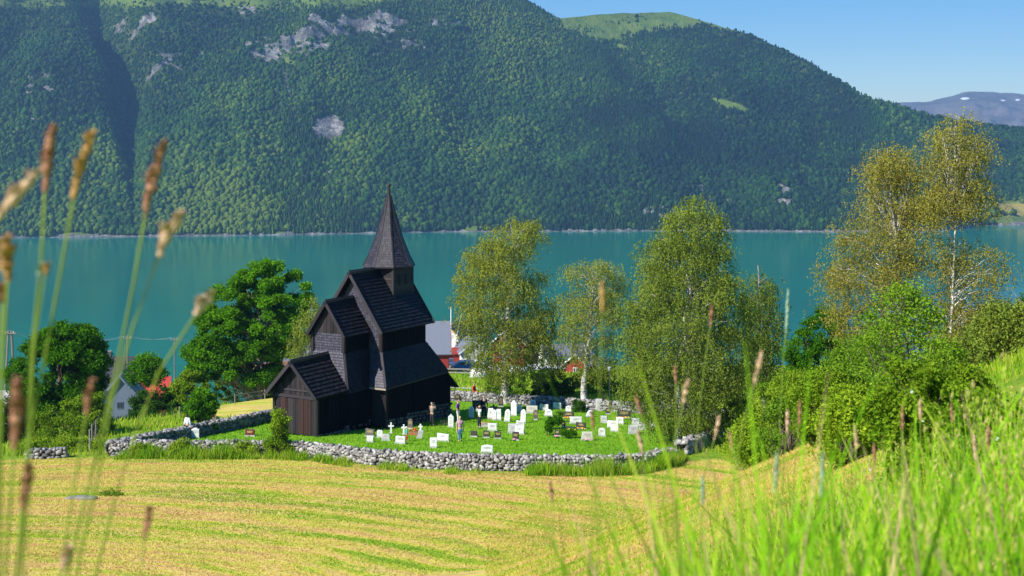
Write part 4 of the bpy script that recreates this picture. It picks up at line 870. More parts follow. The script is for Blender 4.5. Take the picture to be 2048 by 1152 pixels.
def blades(name, label, X, Y, h, w, mat, tint, lean=.35, lie=0.0, cat='grass'):
    n = len(X); Z = gz(X, Y); a = rng.uniform(0, 6.28, n); f = rng.uniform(0, 6.28, n)
    dx, dy = np.cos(a), np.sin(a); ln = h*lean*rng.uniform(.2, 1.6, n)
    sx, sy = np.cos(f)*w/2, np.sin(f)*w/2
    up = h*(1-lie)
    P0 = np.stack([X-sx, Y-sy, Z-.02], 1); P1 = np.stack([X+sx, Y+sy, Z-.02], 1)
    M0 = np.stack([X-sx*.8+dx*ln*.35, Y-sy*.8+dy*ln*.35, Z+up*.55], 1); M1 = np.stack([X+sx*.8+dx*ln*.35, Y+sy*.8+dy*ln*.35, Z+up*.55], 1)
    T0 = np.stack([X+dx*ln-sx*.08, Y+dy*ln-sy*.08, Z+up], 1); T1 = np.stack([X+dx*ln+sx*.08, Y+dy*ln+sy*.08, Z+up], 1)
    V = np.stack([P0, P1, M1, M0, T1, T0], 1).reshape(-1, 3); i = np.arange(n)[:, None]*6
    Fc = np.concatenate([i+np.array([[0, 1, 2, 3]]), i+np.array([[3, 2, 4, 5]])])
    return tag(np_mesh(name, V, Fc, mat, None, False, tint=np.repeat(np.clip(tint, 0, 1), 6)), label, cat, kind='stuff')
# hay stubble and loose straw on the mown field
n = 265000; Y = 46+(80-46)*rng.random(n)**.8; X = rng.uniform(-.56, .30, n)*Y; yd, hy = masks(X, Y); k = hy > rng.random(n); X, Y = X[k], Y[k]; n = len(X)
cx = np.maximum(X+20, 0)*1.05; cy = Y-40-.06*np.maximum(-X, 0); rr = np.hypot(cx, np.maximum(cy, -8)+8)+3.0*(fbm(X/10, Y/10, 151, 3)-.5)
tn = .60+2.3*(fbm(rr*.9, X*.09+Y*.05, 7, 4)-.5)+.9*(fbm(X*.22, Y*.45, 17, 3)-.5)+.5*(fbm(X*.8, Y*.8, 8, 3)-.5)+rng.normal(0, .13, n)
blades('hay_stubble', 'short mown stubble and drying straw lying in rows on the hay field', X, Y, rng.uniform(.05, .15, n), .034, G_HAY, tn+.05, .9, .45, 'hay')
n = 150000; Y = 11+50*rng.random(n)**1.3; X = rng.uniform(-.02, .34, n)*Y; yd, hy = masks(X, Y); k = (hy > rng.random(n)) & (bank_h(X, Y) > -2); X, Y = X[k], Y[k]; n = len(X)
tn = .57+1.6*(fbm(X*.35+Y*.12, Y*.9, 19, 4)-.5)+.5*(fbm(X*.9, Y*.9, 8, 3)-.5)+rng.normal(0, .15, n)
blades('bank_stubble', 'mown stubble and straw on the lower slope of the bank', X, Y, rng.uniform(.04, .13, n)*np.clip(Y/30, .6, 1), np.clip(Y*.0006, .010, .034), G_HAY, tn, .9, .4, 'hay')
# lawn
n = 60000; Y = rng.uniform(73, 114, n); X = rng.uniform(-.32, .15, n)*Y; yd, hy = masks(X, Y); k = yd > .5; X, Y = X[k], Y[k]; n = len(X)
blades('lawn_grass', 'short bright green grass of the churchyard lawn', X, Y, rng.uniform(.05, .13, n), .05, G_LAWN, .5+rng.normal(0, .22, n), .5)
# tall grass at the foot of the walls
def along_wall(P, n, lo, hi):
    P = np.array(P); s = np.linalg.norm(np.diff(P, axis=0), axis=1); c = np.concatenate([[0], np.cumsum(s)]); d = rng.random(n)*c[-1]
    x = np.interp(d, c, P[:, 0]); y = np.interp(d, c, P[:, 1]); return x+rng.normal(0, .1, n), y-rng.uniform(lo, hi, n), d
x, y, d = along_wall(FRONT+RIGHT[:2], 34000, .45, 2.3); cl_ = fbm(d*.45, d*0, 12, 3); k = rng.random(len(x)) < np.clip((cl_-.40)*5+.12, .06, 1); x, y, cl_ = x[k], y[k], cl_[k]
blades('wall_grass', 'rank green grass and weeds growing along the foot of the front wall', x, y, rng.uniform(.05, .42, len(x))*(.25+1.7*np.clip(cl_-.36, 0, .5)/.3)*rng.choice([.5, 1, 1.3], len(x)), .040, G_WALL, .50+.5*(fbm(x*.8, y*.8, 33, 3)-.5)+rng.normal(0, .22, len(x)), .45)
# rough meadow round the yard, beyond it and over the bank
n = 150000; Y = np.concatenate([rng.uniform(80, 175, n//2), 7+60*rng.random(n//2)**1.1]); X = rng.uniform(-.45, .47, n)*Y; yd, hy = masks(X, Y)
k = (yd < .5) & (hy < .35) & (Y > 76*(X < 8)); X, Y = X[k], Y[k]; n = len(X); nn = fbm(X*.3, Y*.3, 14, 3)
blades('meadow_grass', 'rough unmown meadow grass beyond the walls and on the bank', X, Y, rng.uniform(.15, .4, n)*(.6+nn)*np.where(Y < 72, .42, 1), np.clip(Y*.0008, .010, .10), G_WALL, .30+.6*nn+rng.normal(0, .16, n), .4)
# tall foreground grass on the near bank
n = 90000; Y = 1.6+15*rng.random(n)**1.5; X = rng.uniform(-.05, .52, n)*Y+rng.normal(0, .1, n); nn = fbm(X*1.3, Y*1.3, 15, 3)
k = (rng.random(n) < np.clip((nn-.3)*3, 0, 1)) & (X/Y > -.01+.16*rng.random(n)); X, Y, nn = X[k], Y[k], nn[k]; n = len(X)
hh = np.interp(Y, [1.5, 3, 4, 6, 8, 12, 17], [.42, .46, .40, .24, .13, .08, .06])*rng.uniform(.35, 1.15, n)*(.45+1.0*nn)*np.where(rng.random(n) < .10, 1.55, 1)*np.clip(.50+X/Y*1.6, .4, 1.15)
blades('bank_grass', 'tall fresh green grass blades on the near bank at the lower right', X, Y, hh, rng.uniform(.005, .013, n)*np.clip(Y/4, .8, 1.6), G_TALL, .38+.32*nn+rng.normal(0, .24, n), .55)
# the tall loose stand right in front of the camera, on the right
n = 4300; Y = 1.7+2.7*rng.random(n)**.8; X = rng.uniform(.0, .50, n)*Y; nn = fbm(X*3, Y*3, 25, 3); k = (X/Y > .03+.13*rng.random(n)**1.5) & (rng.random(n) < np.clip((nn-.3)*3.2, .08, 1)); X, Y, nn = X[k], Y[k], nn[k]; n = len(X)
hh = np.interp(X/Y, [0, .08, .2, .5], [.60, .70, .76, .64])*rng.uniform(.45, 1.12, n)*(.75+.5*nn)
blades('near_grass', 'tall loose grass blades standing blurred right before the camera at the lower right', X, Y, hh, rng.uniform(.006, .013, n), G_TALL, .48+.30*(rng.random(n) < .25)+rng.normal(0, .22, n), .26)
# loose bent grass in flower: hair-thin stalks with feathery tan panicles
def bent_grass():
    n = 1300; Y = 2.0+6*rng.random(n)**1.3; X = rng.uniform(.0, .46, n)*Y; k = X/Y > .02+.12*rng.random(n); X, Y = X[k], Y[k]; n = len(X); Z = gz(X, Y)
    h = np.interp(Y, [2, 4, 9], [.62, .60, .42])*rng.uniform(.6, 1.2, n)*np.clip(.6+X/Y*1.2, .5, 1.1); a = rng.uniform(0, 6.28, n); ln = h*rng.uniform(.05, .4, n)
    V, Fc, T = [], [], []
    for i in range(n):
        d = np.array([math.cos(a[i]), math.sin(a[i]), 0]); s = np.array([-d[1], d[0], 0]); b = np.array([X[i], Y[i], Z[i]]); w = .0009*max(1, Y[i]/3); o = len(V)
        for t in (0, .5, 1): c = b+d*ln[i]*t*t+np.array([0, 0, h[i]*t]); V += [c-s*w, c+s*w]
        Fc += [(o, o+1, o+3, o+2), (o+2, o+3, o+5, o+4)]; T += [.55]*6
        L = h[i]*rng.uniform(.12, .22); m = 12
        for q in range(m):
            t = 1-L/h[i]*rng.random(); c = b+d*ln[i]*t*t+np.array([0, 0, h[i]*t]); e = rng.normal(0, 1, 3); e[2] = abs(e[2])+.6; e /= np.linalg.norm(e); r_ = L*.22*rng.uniform(.5, 1); g = np.cross(e, (0.1, 0, 1)); g /= np.linalg.norm(g); o = len(V); ww = .0022*max(1, Y[i]/3.5)
            V += [c, c+e*r_*.6+g*ww, c+e*r_, c+e*r_*.6-g*ww]; Fc.append((o, o+1, o+2, o+3)); T += [rng.uniform(.85, 1)]*4
    tag(np_mesh('bent_grass', np.array(V), np.array(Fc), G_TALL, None, False, tint=np.array(T)), 'loose thin bent grass with feathery tan flower heads over the bank', 'grass', kind='stuff')
bent_grass()
# single grass stems with seed heads
SEED = {c: simple(c+'_seed_head', a, b, .9, 60, .1, .8, 0, .01) for c, a, b in (('brown', (.30, .13, .08), (.50, .27, .16)), ('tan', (.56, .36, .22), (.74, .52, .34)), ('golden', (.46, .24, .08), (.62, .38, .15)), ('grey_green', (.22, .34, .22), (.38, .48, .34)))}
STEMM = grassmat('grass_stem', [(0, (.16, .28, .03)), (1, (.34, .40, .08))])
def seed_stem(pts, head0, D, hr, col, label, group, leaves=0):
    """pts: photo points of the stem from its tip downward; head0: how far down the tip (px) the seed head reaches"""
    tip = pts[0]; w = [np.array([(x-1024)/F*D, D, zpx(y, D)]) for x, y in pts]
    b = w[-1]; g = float(gz(b[0], b[1])); dr = (w[-1]-w[-2]); dr = dr/np.linalg.norm(dr)
    if b[2] > g: w.append(np.array([b[0]+dr[0]*(b[2]-g)*.6, D+.0, g-.02]))
    O = w[-1]; root = empty('seeding_plant', tuple(map(float, O)), 0, label, 'plant', group)
    W = np.array([p-O for p in w])[::-1]; L = np.concatenate([[0], np.cumsum(np.linalg.norm(np.diff(W, axis=0), axis=1))]); hl = head0/F*D
    t = np.linspace(0, L[-1]-hl*.9, 14); P = np.stack([np.interp(t, L, W[:, i]) for i in range(3)], 1)
    q_ = 1 if D < 1.8 else .95; mb = MB(); mb.tube(P, list(np.linspace(.0021, .0016, 14)*q_*min(1, hr/.0055)), 6, .5); mb.build('stem', STEMM, root, True)
    t = np.linspace(L[-1]-hl, L[-1], 16); P = np.stack([np.interp(t, L, W[:, i]) for i in range(3)], 1); P[1:-1] += rng.normal(0, hr*.15, (14, 3))
    f = np.linspace(0, 1, 16); rad = 1.35*hr*(np.sin(np.pi*np.clip(f*.93+.06, 0, 1))**.55)*(1+.25*np.sin(f*17+D*5))
    mb = MB(); mb.tube(P, list(rad*.7+.0004), 7, .4)
    for i in range(110):            # spikelets
        j = random.uniform(.3, 14.6); a = random.uniform(0, 6.28); q = P[int(j)]*(1-j % 1)+P[int(j)+1]*(j % 1); rr = rad[int(j)]
        d = np.array([math.cos(a), math.sin(a), .55]); s_ = np.cross(d, (0, 0, 1)); s_ /= np.linalg.norm(s_)
        e = q+d*rr*1.15+np.array([0, 0, rr*1.0]); m_ = (q+e)/2; mb.add([q, m_+s_*rr*.38, e, m_-s_*rr*.38], [(0, 1, 2, 3)])
    mb.build('seed_head', SEED[col], root)
GL = 'blurred grass stems close to the camera at the left'
seed_stem([(108, 245), (98, 300), (90, 380), (80, 560), (62, 760), (50, 1000), (40, 1152)], 140, 1.55, .0060, 'brown', 'tall blurred stem with upright brown seed head, first of the high ones', GL)
seed_stem([(192, 260), (165, 320), (146, 400), (105, 640), (60, 860), (30, 1152)], 145, 1.5, .0058, 'golden', 'leaning blurred stem with a golden seed head, second tall one from the left', GL)
seed_stem([(333, 280), (308, 350), (290, 430), (255, 640), (205, 860), (155, 1060), (130, 1152)], 158, 1.6, .0064, 'brown', 'blurred stem with the darkest reddish brown seed head above the fjord', GL)
seed_stem([(368, 426), (335, 470), (316, 515), (280, 610), (232, 760), (195, 960), (150, 1152)], 100, 1.5, .0060, 'tan', 'blurred stem with a pale tan two part seed head leaning right over the water', GL)
seed_stem([(428, 588), (405, 612), (388, 632), (340, 690), (290, 810), (240, 960), (190, 1152)], 58, 1.6, .0054, 'tan', 'blurred stem whose short tan head overlaps the big round tree', GL)
seed_stem([(80, 342), (40, 385), (-5, 435), (-60, 560), (-90, 900)], 130, 1.45, .0056, 'tan', 'pale seed head slanting in from the left edge of the picture', GL)
seed_stem([(12, 478), (12, 520), (16, 556), (8, 640), (2, 900)], 82, 1.4, .0066, 'golden', 'broken golden brown seed head at the left edge over the water', GL)
seed_stem([(8, 575), (4, 600), (4, 700), (-4, 900)], 30, 1.5, .0050, 'brown', 'short brown head tip below the broken golden head at the left edge', GL)
seed_stem([(32, 755), (34, 820), (28, 895), (20, 1000), (10, 1152)], 145, 1.3, .0058, 'brown', 'thick reddish head in front of the maple at the lower left', GL)
seed_stem([(186, 760), (176, 800), (170, 850), (150, 960), (120, 1152)], 70, 1.5, .0040, 'brown', 'thin dark head in front of the left end of the stone wall', GL)
seed_stem([(302, 1010), (295, 1045), (288, 1085), (278, 1152)], 70, 1.6, .0034, 'brown', 'faint brown head low over the hay field', GL)
seed_stem([(60, 930), (52, 980), (42, 1040), (30, 1152)], 90, 1.3, .0045, 'brown', 'reddish head low in the left corner over the hay', GL)
seed_stem([(140, 1100), (130, 1125), (120, 1152)], 40, 1.4, .0045, 'tan', 'pinkish head tip at the bottom edge left', GL)
seed_stem([(82, 530), (70, 610), (62, 700), (56, 850), (40, 1152)], 30, 1.5, .0030, 'grey_green', 'thin pale stem beside the first tall brown headed one', GL)
seed_stem([(95, 530), (72, 620), (64, 760), (58, 1000), (50, 1152)], 20, 1.45, .0030, 'golden', 'thin orange tinged blade crossing the first tall stem', GL)
def grass_clump(px, D, n, h, label, spread=.05, w=.012):
    X = (px-1024)/F*D; Z = float(gz(X, D)); a = rng.uniform(0, 6.28, n); V, Fc, T = [], [], []
    for i in range(n):
        hh = h*rng.uniform(.45, 1.0); ln = hh*rng.uniform(.05, .42); t = np.linspace(0, 1, 7); bx, by = rng.normal(0, spread, 2); f = rng.uniform(0, 3.14)
        c = np.stack([bx+math.cos(a[i])*ln*t**2.2, by+math.sin(a[i])*ln*t**2.2, hh*t-.25*ln*t**4], 1); ww = w*rng.uniform(.6, 1.2)*np.array([.7, 1, 1, .9, .7, .42, .05]); s = np.array([math.cos(f), math.sin(f), 0])
        o = len(V)*1; V += list(c-s*ww[:, None]/2)+list(c+s*ww[:, None]/2); Fc += [(o+k, o+k+7, o+k+8, o+k+1) for k in range(6)]; T += [rng.uniform(.15, .75)]*14
    ob = np_mesh('leafy_clump', np.array(V), np.array(Fc), G_TALL, None, True, tint=np.array(T)); ob.location = (X, D, Z-.02); tag(ob, label, 'plant', 'tall fresh grass clumps on the bank')
grass_clump(1868, 3.0, 9, 1.02, 'tallest fresh grass blades reaching up in front of the rose bush', .03, .016)
grass_clump(1720, 3.2, 16, .72, 'broad fresh clump left of the tallest blades', .06, .015)
grass_clump(1790, 3.0, 18, .62, 'dense fresh clump low under the rose bush', .08, .014)
grass_clump(1500, 3.4, 12, .42, 'short fresh clump over the mown bank', .07, .013)
grass_clump(1960, 3.0, 14, .50, 'fresh clump near the right edge', .08, .012)
GR = 'seed heads standing above the bank grass'
RS = [(1204, 562, 1198, 850, 60, 1.9, 'golden', 'long green stem with a golden top standing alone left of the largest birch'),
 (1425, 608, 1400, 800, 46, 3.0, 'brown', 'brown head floating over the largest birch'), (1525, 700, 1485, 850, 75, 2.2, 'tan', 'pale leaning seed head at the right foot of the largest birch'),
 (1376, 760, 1330, 960, 48, 2.4, 'tan', 'cream head in front of the lower right gravestones'), (1350, 730, 1352, 900, 36, 3.2, 'brown', 'small brown head just left of the cream one'),
 (1576, 576, 1562, 790, 90, 3.4, 'grey_green', 'slim grey green plume reaching over the water between birches'), (1554, 905, 1538, 1080, 80, 2.4, 'grey_green', 'grey green spike low on the mown bank'),
 (1645, 905, 1630, 1152, 90, 2.2, 'grey_green', 'thick mint green spike left of the tall fresh blades'), (1405, 950, 1402, 1120, 60, 2.6, 'grey_green', 'mint green spike over the hay field corner'),
 (1270, 790, 1300, 900, 40, 3.0, 'brown', 'thin brown head slanting left over the gravestones'), (1100, 965, 1108, 1080, 40, 2.6, 'brown', 'single brown head over the open hay field'),
 (1183, 820, 1190, 960, 40, 3.0, 'brown', 'faint brown head over the pale headstone'), (1275, 860, 1300, 1000, 50, 2.8, 'tan', 'tan head crossing the lawn by the front wall'),
 (1600, 800, 1590, 930, 50, 3.6, 'brown', 'brown head left of the twiggy bush'), (1575, 820, 1566, 950, 45, 3.8, 'tan', 'tan head beside the twiggy bush'),
 (1840, 800, 1838, 1000, 40, 3.6, 'tan', 'tan head in front of the rose bush'), (1805, 810, 1800, 1000, 50, 3.4, 'brown', 'brown head in front of the rose bush'),
 (1902, 805, 1905, 960, 40, 4.2, 'brown', 'dark brown head over the rose thicket'), (1977, 850, 1975, 1010, 60, 3.6, 'brown', 'upright brown head at the right over the rose thicket'),
 (1948, 870, 1950, 1010, 50, 3.8, 'tan', 'tan head just left of the upright brown one at the right'), (2012, 935, 2005, 1100, 50, 3.2, 'brown', 'brown head near the right edge'),
 (1710, 850, 1712, 1010, 50, 3.4, 'tan', 'tan head above the tall fresh blades'), (1748, 885, 1745, 1060, 45, 3.2, 'brown', 'brown head right of the tall fresh blades'),
 (1440, 830, 1400, 980, 50, 3.0, 'tan', 'tan head near the corner of the churchyard wall'), (1460, 860, 1470, 1000, 40, 3.0, 'brown', 'brown head at the corner of the churchyard wall')]
for (x0, y0, x1, y1, hl, D, c, lb) in RS:
    seed_stem([(x0, y0), ((x0*2+x1)/3+2, (y0*2+y1)/3), ((x0+2*x1)/3, (y0+2*y1)/3), (x1, y1)], hl, D, .0028*(D/2)**.5 if c != 'tan' else .0034*(D/2)**.5, c, lb, GR)
# ------------------------------------------------------------------ gravestones
def stonemat(name, c0, c1, rough=.6, scale=9, spec=.35):
    m = NT(name); P = m.obj(); a = m.noise(scale, 6, P, .7); b = m.noise(scale*.25, 3, P)
    f = m.math('ADD', m.math('MULTIPLY', a, .6), m.math('MULTIPLY', b, .4)); m.color(m.ramp(f, [(.32, c0), (.55, c1)])); m.b.inputs['Roughness'].default_value = rough
    m.b.inputs['Specular IOR Level'].default_value = spec; m.bump(a, .25, .01); return m.m
GM = {'white': stonemat('white_marble', (.48, .47, .45), (.78, .77, .75), .7), 'pale': stonemat('pale_granite', (.36, .35, .33), (.66, .65, .62), .8, 14),
      'grey': stonemat('grey_granite', (.24, .24, .24), (.48, .47, .46), .8, 16), 'beige': stonemat('beige_sandstone', (.36, .33, .27), (.55, .51, .43), .85, 10),
      'dark': stonemat('dark_granite', (.022, .020, .020), (.06, .055, .052), .35, 30), 'brown': stonemat('brown_slate', (.06, .05, .045), (.13, .11, .095), .6, 12),
      'red': stonemat('dark_red_granite', (.08, .018, .018), (.15, .035, .032), .3, 20)}
GM['field'] = stonemat('field_rock', (.10, .10, .09), (.22, .21, .19), .95, 6)
GM['carve'] = simple('worn_inscription', (.26, .26, .26), (.40, .40, .40), .8, 20); GM['gold'] = simple('gilt_inscription', (.50, .36, .12), (.62, .46, .18), .5, 20)
GM['plinth'] = stonemat('rough_plinth', (.25, .24, .23), (.42, .41, .39), .9, 10)
FL = {'orange': simple('orange_flowers', (.75, .18, .02), (.85, .35, .03), .8, 30), 'pink': simple('pink_flowers', (.80, .18, .35), (.85, .40, .50), .8, 30), 'yellow': simple('yellow_flowers', (.75, .55, .05), (.80, .62, .10), .8, 30), 'red': simple('red_flowers', (.60, .03, .03), (.7, .06, .05), .8, 30)}
LEAFG = simple('bedding_leaves', (.03, .10, .01), (.08, .20, .02), .8, 30)
def grave(px, py, wpx, hpx, shape, mat, label, lean=0., yaw=None, cat='gravestone', thick=.14, text=True):
    X, D, Z = gp(px, py); w = wpx/F*D; h = hpx/F*D; yaw = R(random.uniform(-8, 8)-6) if yaw is None else R(yaw)
    root = empty('gravestone', (X, D, Z), yaw, label, cat, 'headstones on the churchyard lawn')
    ol = []
    if shape == 'flat': ol = [(-.5, 0), (.5, 0), (.5, .97), (.46, 1), (-.46, 1), (-.5, .97)]
    elif shape == 'round': ol = [(-.5, 0), (.5, 0), (.5, .72)]+[(.5*math.cos(a), .72+.28*math.sin(a)) for a in np.linspace(.25, math.pi-.25, 7)]+[(-.5, .72)]
    elif shape == 'shoulder': ol = [(-.5, 0), (.5, 0), (.5, .84), (.36, .86)]+[(.34*math.cos(a), .86+.14*math.sin(a)) for a in np.linspace(.2, math.pi-.2, 5)]+[(-.36, .86), (-.5, .84)]
    elif shape == 'point': ol = [(-.5, 0), (.5, 0), (.48, .76), (0, 1), (-.48, .76)]
    elif shape == 'slant': ol = [(-.5, 0), (.5, 0), (.5, .84), (-.5, 1)]
    elif shape == 'wave': ol = [(-.5, 0), (.5, 0), (.5, .86), (.32, .97), (.12, .90), (-.12, .92), (-.34, 1), (-.5, .9)]
    elif shape == 'rough': ol = [(-.5, 0), (.5, 0), (.47, .4), (.52, .75), (.33, .96), (.05, .9), (-.2, 1), (-.46, .86), (-.52, .45)]
    elif shape == 'trap': ol = [(-.55, 0), (.55, 0), (.45, 1), (-.45, 1)]
    elif shape == 'lobe': ol = [(-.5, 0), (.5, 0)]+[(.5*math.cos(a)*(1 if a < 1.5 else .9), .35+.65*math.sin(a)**.8) for a in np.linspace(.15, math.pi-.15, 9)]
    p = .10 if h > .35 else .0
    t = thick if h > .5 else .12
    mb = MB(); lx = math.tan(R(lean))
    f_ = [(x*w+z*h*lx, -t/2+z*h*.03, p+z*(h-p)) for x, z in ol]; b = [(x*w+z*h*lx, t/2+z*h*.03-.01*(z > .5), p+z*(h-p)) for x, z in ol]
    n = len(ol); e = .94; cx = 0; cz = p+(h-p)*.48
    ff = [(cx+(x-cx)*e, y-.018, cz+(z-cz)*e) for x, y, z in f_]
    mb.add(ff+f_+b, [tuple(range(n))]+[(i, n+i, n+(i+1) % n, (i+1) % n) for i in range(n)]+[(n+i, 2*n+i, 2*n+(i+1) % n, n+(i+1) % n) for i in range(n)]+[tuple(range(3*n-1, 2*n-1, -1))])
    mb.build('headstone', GM[mat], root)
    if p: mb = MB(); mb.box((0, 0, p/2-.06), (w*.58, t*.85, p/2+.06), taper=.95); mb.build('plinth', GM['plinth'], root)
    if text and h > .45 and shape != 'rough':
        mb = MB(); mb.box((lx*(p+(h-p)*.6), -t/2-.0205+(p+(h-p)*.6)*.03, p+(h-p)*.60), (w*.012, .0008, (h-p)*(.14 if h < .9 else .18)))
        for r_ in range(3 if h < .9 else 5):
            z = p+(h-p)*(.72-.12*r_)-.0; ww = w*random.uniform(.42, .66)/2; x = -ww+z*lx
            while x < ww+z*lx:
                l = random.uniform(.02, .05); mb.box((x+l/2, -t/2-.022+z*.03, z), (l/2, .003, .014)); x += l+.012
        mb.build('inscription', GM['gold' if mat in ('dark', 'brown', 'red') else 'carve'], root)
    return root
GR_ = [
 (740, 873, 18, 16, 'slant', 'brown', 'broad dark brown slab with a sloping top nearest the church wall'), (740, 885, 13.5, 12, 'flat', 'pale', 'small pale stone right in front of the broad brown slab'),
 (760, 876, 12, 16, 'rough', 'pale', 'small worn pale stone right of the broad brown slab'), (772, 882, 16, 14, 'rough', 'grey', 'rough low grey boulder stone beside the small worn pale one'),
 (801, 888, 20, 16, 'wave', 'pale', 'wide pale mottled stone next to the child in turquoise'), (821, 858, 10, 20, 'round', 'brown', 'upright brown slate stone between two white crosses'),
 (839, 877, 11, 19, 'point', 'grey', 'leaning grey slab below the smallest white cross', 12), (867, 896, 14, 20, 'flat', 'white', 'white upright stone by the wall, blotched dark on top'),
 (886, 883, 24, 16, 'slant', 'white', 'wide low white stone left of the woman in jeans'), (902, 855, 11.5, 27, 'point', 'pale', 'tall pale stone next to the little iron grave fence'),
 (942.5, 836, 10, 23, 'round', 'white', 'tall narrow white stone between the purple shirted man and the woman with the camera'), (985, 862, 18, 15, 'flat', 'pale', 'broad pale stone below the orange flower bed'),
 (948, 874, 13, 12, 'flat', 'dark', 'low dark stone right of the woman in jeans'), (973, 876, 13, 15, 'slant', 'dark', 'second dark stone from the woman in jeans'), (995.5, 878, 13, 16, 'slant', 'dark', 'dark stone third from the woman in jeans'),
 (1031.5, 881, 13, 17, 'flat', 'dark', 'black stone with gilt lettering and a pink flower at its foot'), (974, 906, 23, 16, 'shoulder', 'white', 'white stone nearest the front wall'),
 (979.5, 838, 10, 21, 'flat', 'white', 'white upright leftmost of the row of five behind the camera woman', 6), (989, 841, 9, 21, 'round', 'white', 'white stone second in the row behind the camera woman'), (998, 841, 9, 22, 'flat', 'white', 'white stone third in the row, touching its neighbour'),
 (1014, 844, 11, 25, 'round', 'white', 'white slightly leaning stone fourth in the row', 5), (1028, 832, 11.5, 31, 'shoulder', 'white', 'tallest white stone near the middle of the lawn'), (1039, 826, 10, 15, 'flat', 'pale', 'pale stone half hidden behind the tallest white stone'),
 (1046.5, 846, 10.5, 27, 'round', 'white', 'tall white stone right of the tallest one'), (1041, 857, 16, 16, 'wave', 'white', 'white scalloped stone under the tall white pair'), (1026, 867, 20, 19, 'flat', 'grey', 'big grey block stone left of a white one'), (1039, 869, 18, 17, 'slant', 'white', 'white stone overlapping the big grey block'),
 (955, 820, 20, 19, 'flat', 'dark', 'wide dark stone in the shade at the back'), (1002, 814, 9, 22, 'round', 'dark', 'tall dark rounded stone in the shade of the first birch'), (915, 803, 10, 15, 'round', 'dark', 'dark rounded stone at the back corner of the church'),
 (1066, 816, 11, 16, 'shoulder', 'white', 'white stone rising behind a beige block'), (1064, 827, 22, 15, 'flat', 'beige', 'wide beige block stone below the first birch'), (1071, 840, 9, 20, 'round', 'brown', 'dark rounded stone in front of the beige block'),
 (1088, 821, 18, 13, 'wave', 'pale', 'broad pale stone in the back row'), (1097, 833, 16, 14, 'lobe', 'white', 'white humped stone in the second row'), (1114.5, 819, 16, 14, 'wave', 'white', 'white stone in the back row left of the yew'),
 (1137, 824, 11, 13, 'point', 'white', 'white pointed stone left of the yew'), (1137, 837, 23, 13, 'slant', 'dark', 'dark wide stone with orange flowers behind the juniper'), (1178, 834, 12, 14, 'lobe', 'white', 'small white rounded stone right of the yew', 14),
 (1152, 848, 24, 14, 'flat', 'pale', 'wide pale stone in the middle behind two dark ones'), (1162, 859, 20, 14, 'slant', 'dark', 'dark stone with gilt and orange flowers right of the juniper'), (1143, 861, 21, 8, 'slant', 'dark', 'very low dark stone by the clipped hedge'),
 (1127, 855, 8, 13, 'flat', 'dark', 'narrow dark stone behind the juniper'), (1116, 873, 12.5, 13, 'slant', 'dark', 'small dark stone with a heap of pink flowers'), (1174.5, 881, 22, 17, 'trap', 'beige', 'beige tapered stone with pink flowers, nearest the front wall on the right'),
 (1204, 873, 14, 17, 'round', 'pale', 'pale stone standing alone behind the long green grass stem'), (1208, 846, 13, 14, 'flat', 'grey', 'grey stone left of the white pair on the right'), (1226, 856, 22, 14, 'flat', 'white', 'broad white stone, rear of the white pair on the right'), (1229, 864, 15, 11, 'wave', 'white', 'small white stone in front of the broad white one'),
 (1240, 849, 15, 14, 'flat', 'pale', 'pale stone right of the white pair'), (1271.5, 851, 15, 14, 'flat', 'grey', 'grey stone left of the largest birch, rear'), (1267, 868, 20, 17, 'flat', 'grey', 'grey rectangular stone with a slight lean in the front right'), (1285, 860, 13, 17, 'lobe', 'grey', 'grey fan shaped stone beside the rectangular one'),
 (1307, 856, 14, 15, 'flat', 'grey', 'bluish grey stone half under the largest birch'), (1248, 837, 27, 17, 'slant', 'dark', 'dark wide stone with orange flowers at the far right'), (1216, 829, 9, 13, 'flat', 'dark', 'small dark stone beside the lamp post'), (1168, 821, 8, 12, 'slant', 'white', 'tilted white stone at the foot of the second birch', 16),
 (1198, 822, 13, 24, 'flat', 'grey', 'tall greenish grey stone in front of the back wall'), (1178, 824, 11, 6, 'flat', 'grey', 'tiny grey stone right of the yew'), (1209, 812, 8, 20, 'round', 'dark', 'dark upright stone against the back wall'),
 (339, 873, 8.5, 9, 'flat', 'white', 'tiny white tablet near the left wall'), (391, 877, 15.5, 21, 'shoulder', 'pale', 'pale stone right of the person in white at the left'), (429, 853, 8.5, 18, 'flat', 'brown', 'dark framed stone with a small bush, at the left wall'),
 (486, 845, 9, 13, 'shoulder', 'grey', 'small grey stone on the left lawn'), (521, 842, 11, 15, 'flat', 'white', 'white stone, left one of the pair by the porch'), (530, 844, 10, 14, 'flat', 'white', 'white stone, right one of the pair by the porch'),
 (500, 873, 19, 14, 'flat', 'red', 'dark red polished stone behind the front wall'), (510, 850, 6, 4, 'rough', 'brown', 'little dark stone in the grass on the left lawn'),
]
for g in GR_: grave(*g[:7], lean=g[7] if len(g) > 7 else random.uniform(-1.5, 1.5))
def cross(px, py, hpx, wpx, mat, label, arm=.68):
    X, D, Z = gp(px, py); h = hpx/F*D; w = wpx/F*D; t = .05 if mat == 'white' else .07; root = empty('grave_cross', (X, D, Z), R(random.uniform(-8, 8)), label, 'grave cross', 'crosses among the headstones')
    mb = MB(); mb.box((0, 0, h/2-.1), (t*1.1, .035, h/2+.1)); mb.build('post', GM[mat], root); mb = MB()
    mb.box((0, -.004, h*arm), (w/2, .038, t*1.05)); mb.build('crossbar', GM[mat], root)
    mb = MB(); mb.box((0, 0, 0), (.16, .12, .07), taper=.8); mb.build('foot', GM['plinth'], root)
cross(782, 867, 22, 11, 'white', 'white wooden cross, leftmost of three beside the church'); cross(807.5, 869, 20, 10, 'white', 'white wooden cross, middle of three, behind the child')
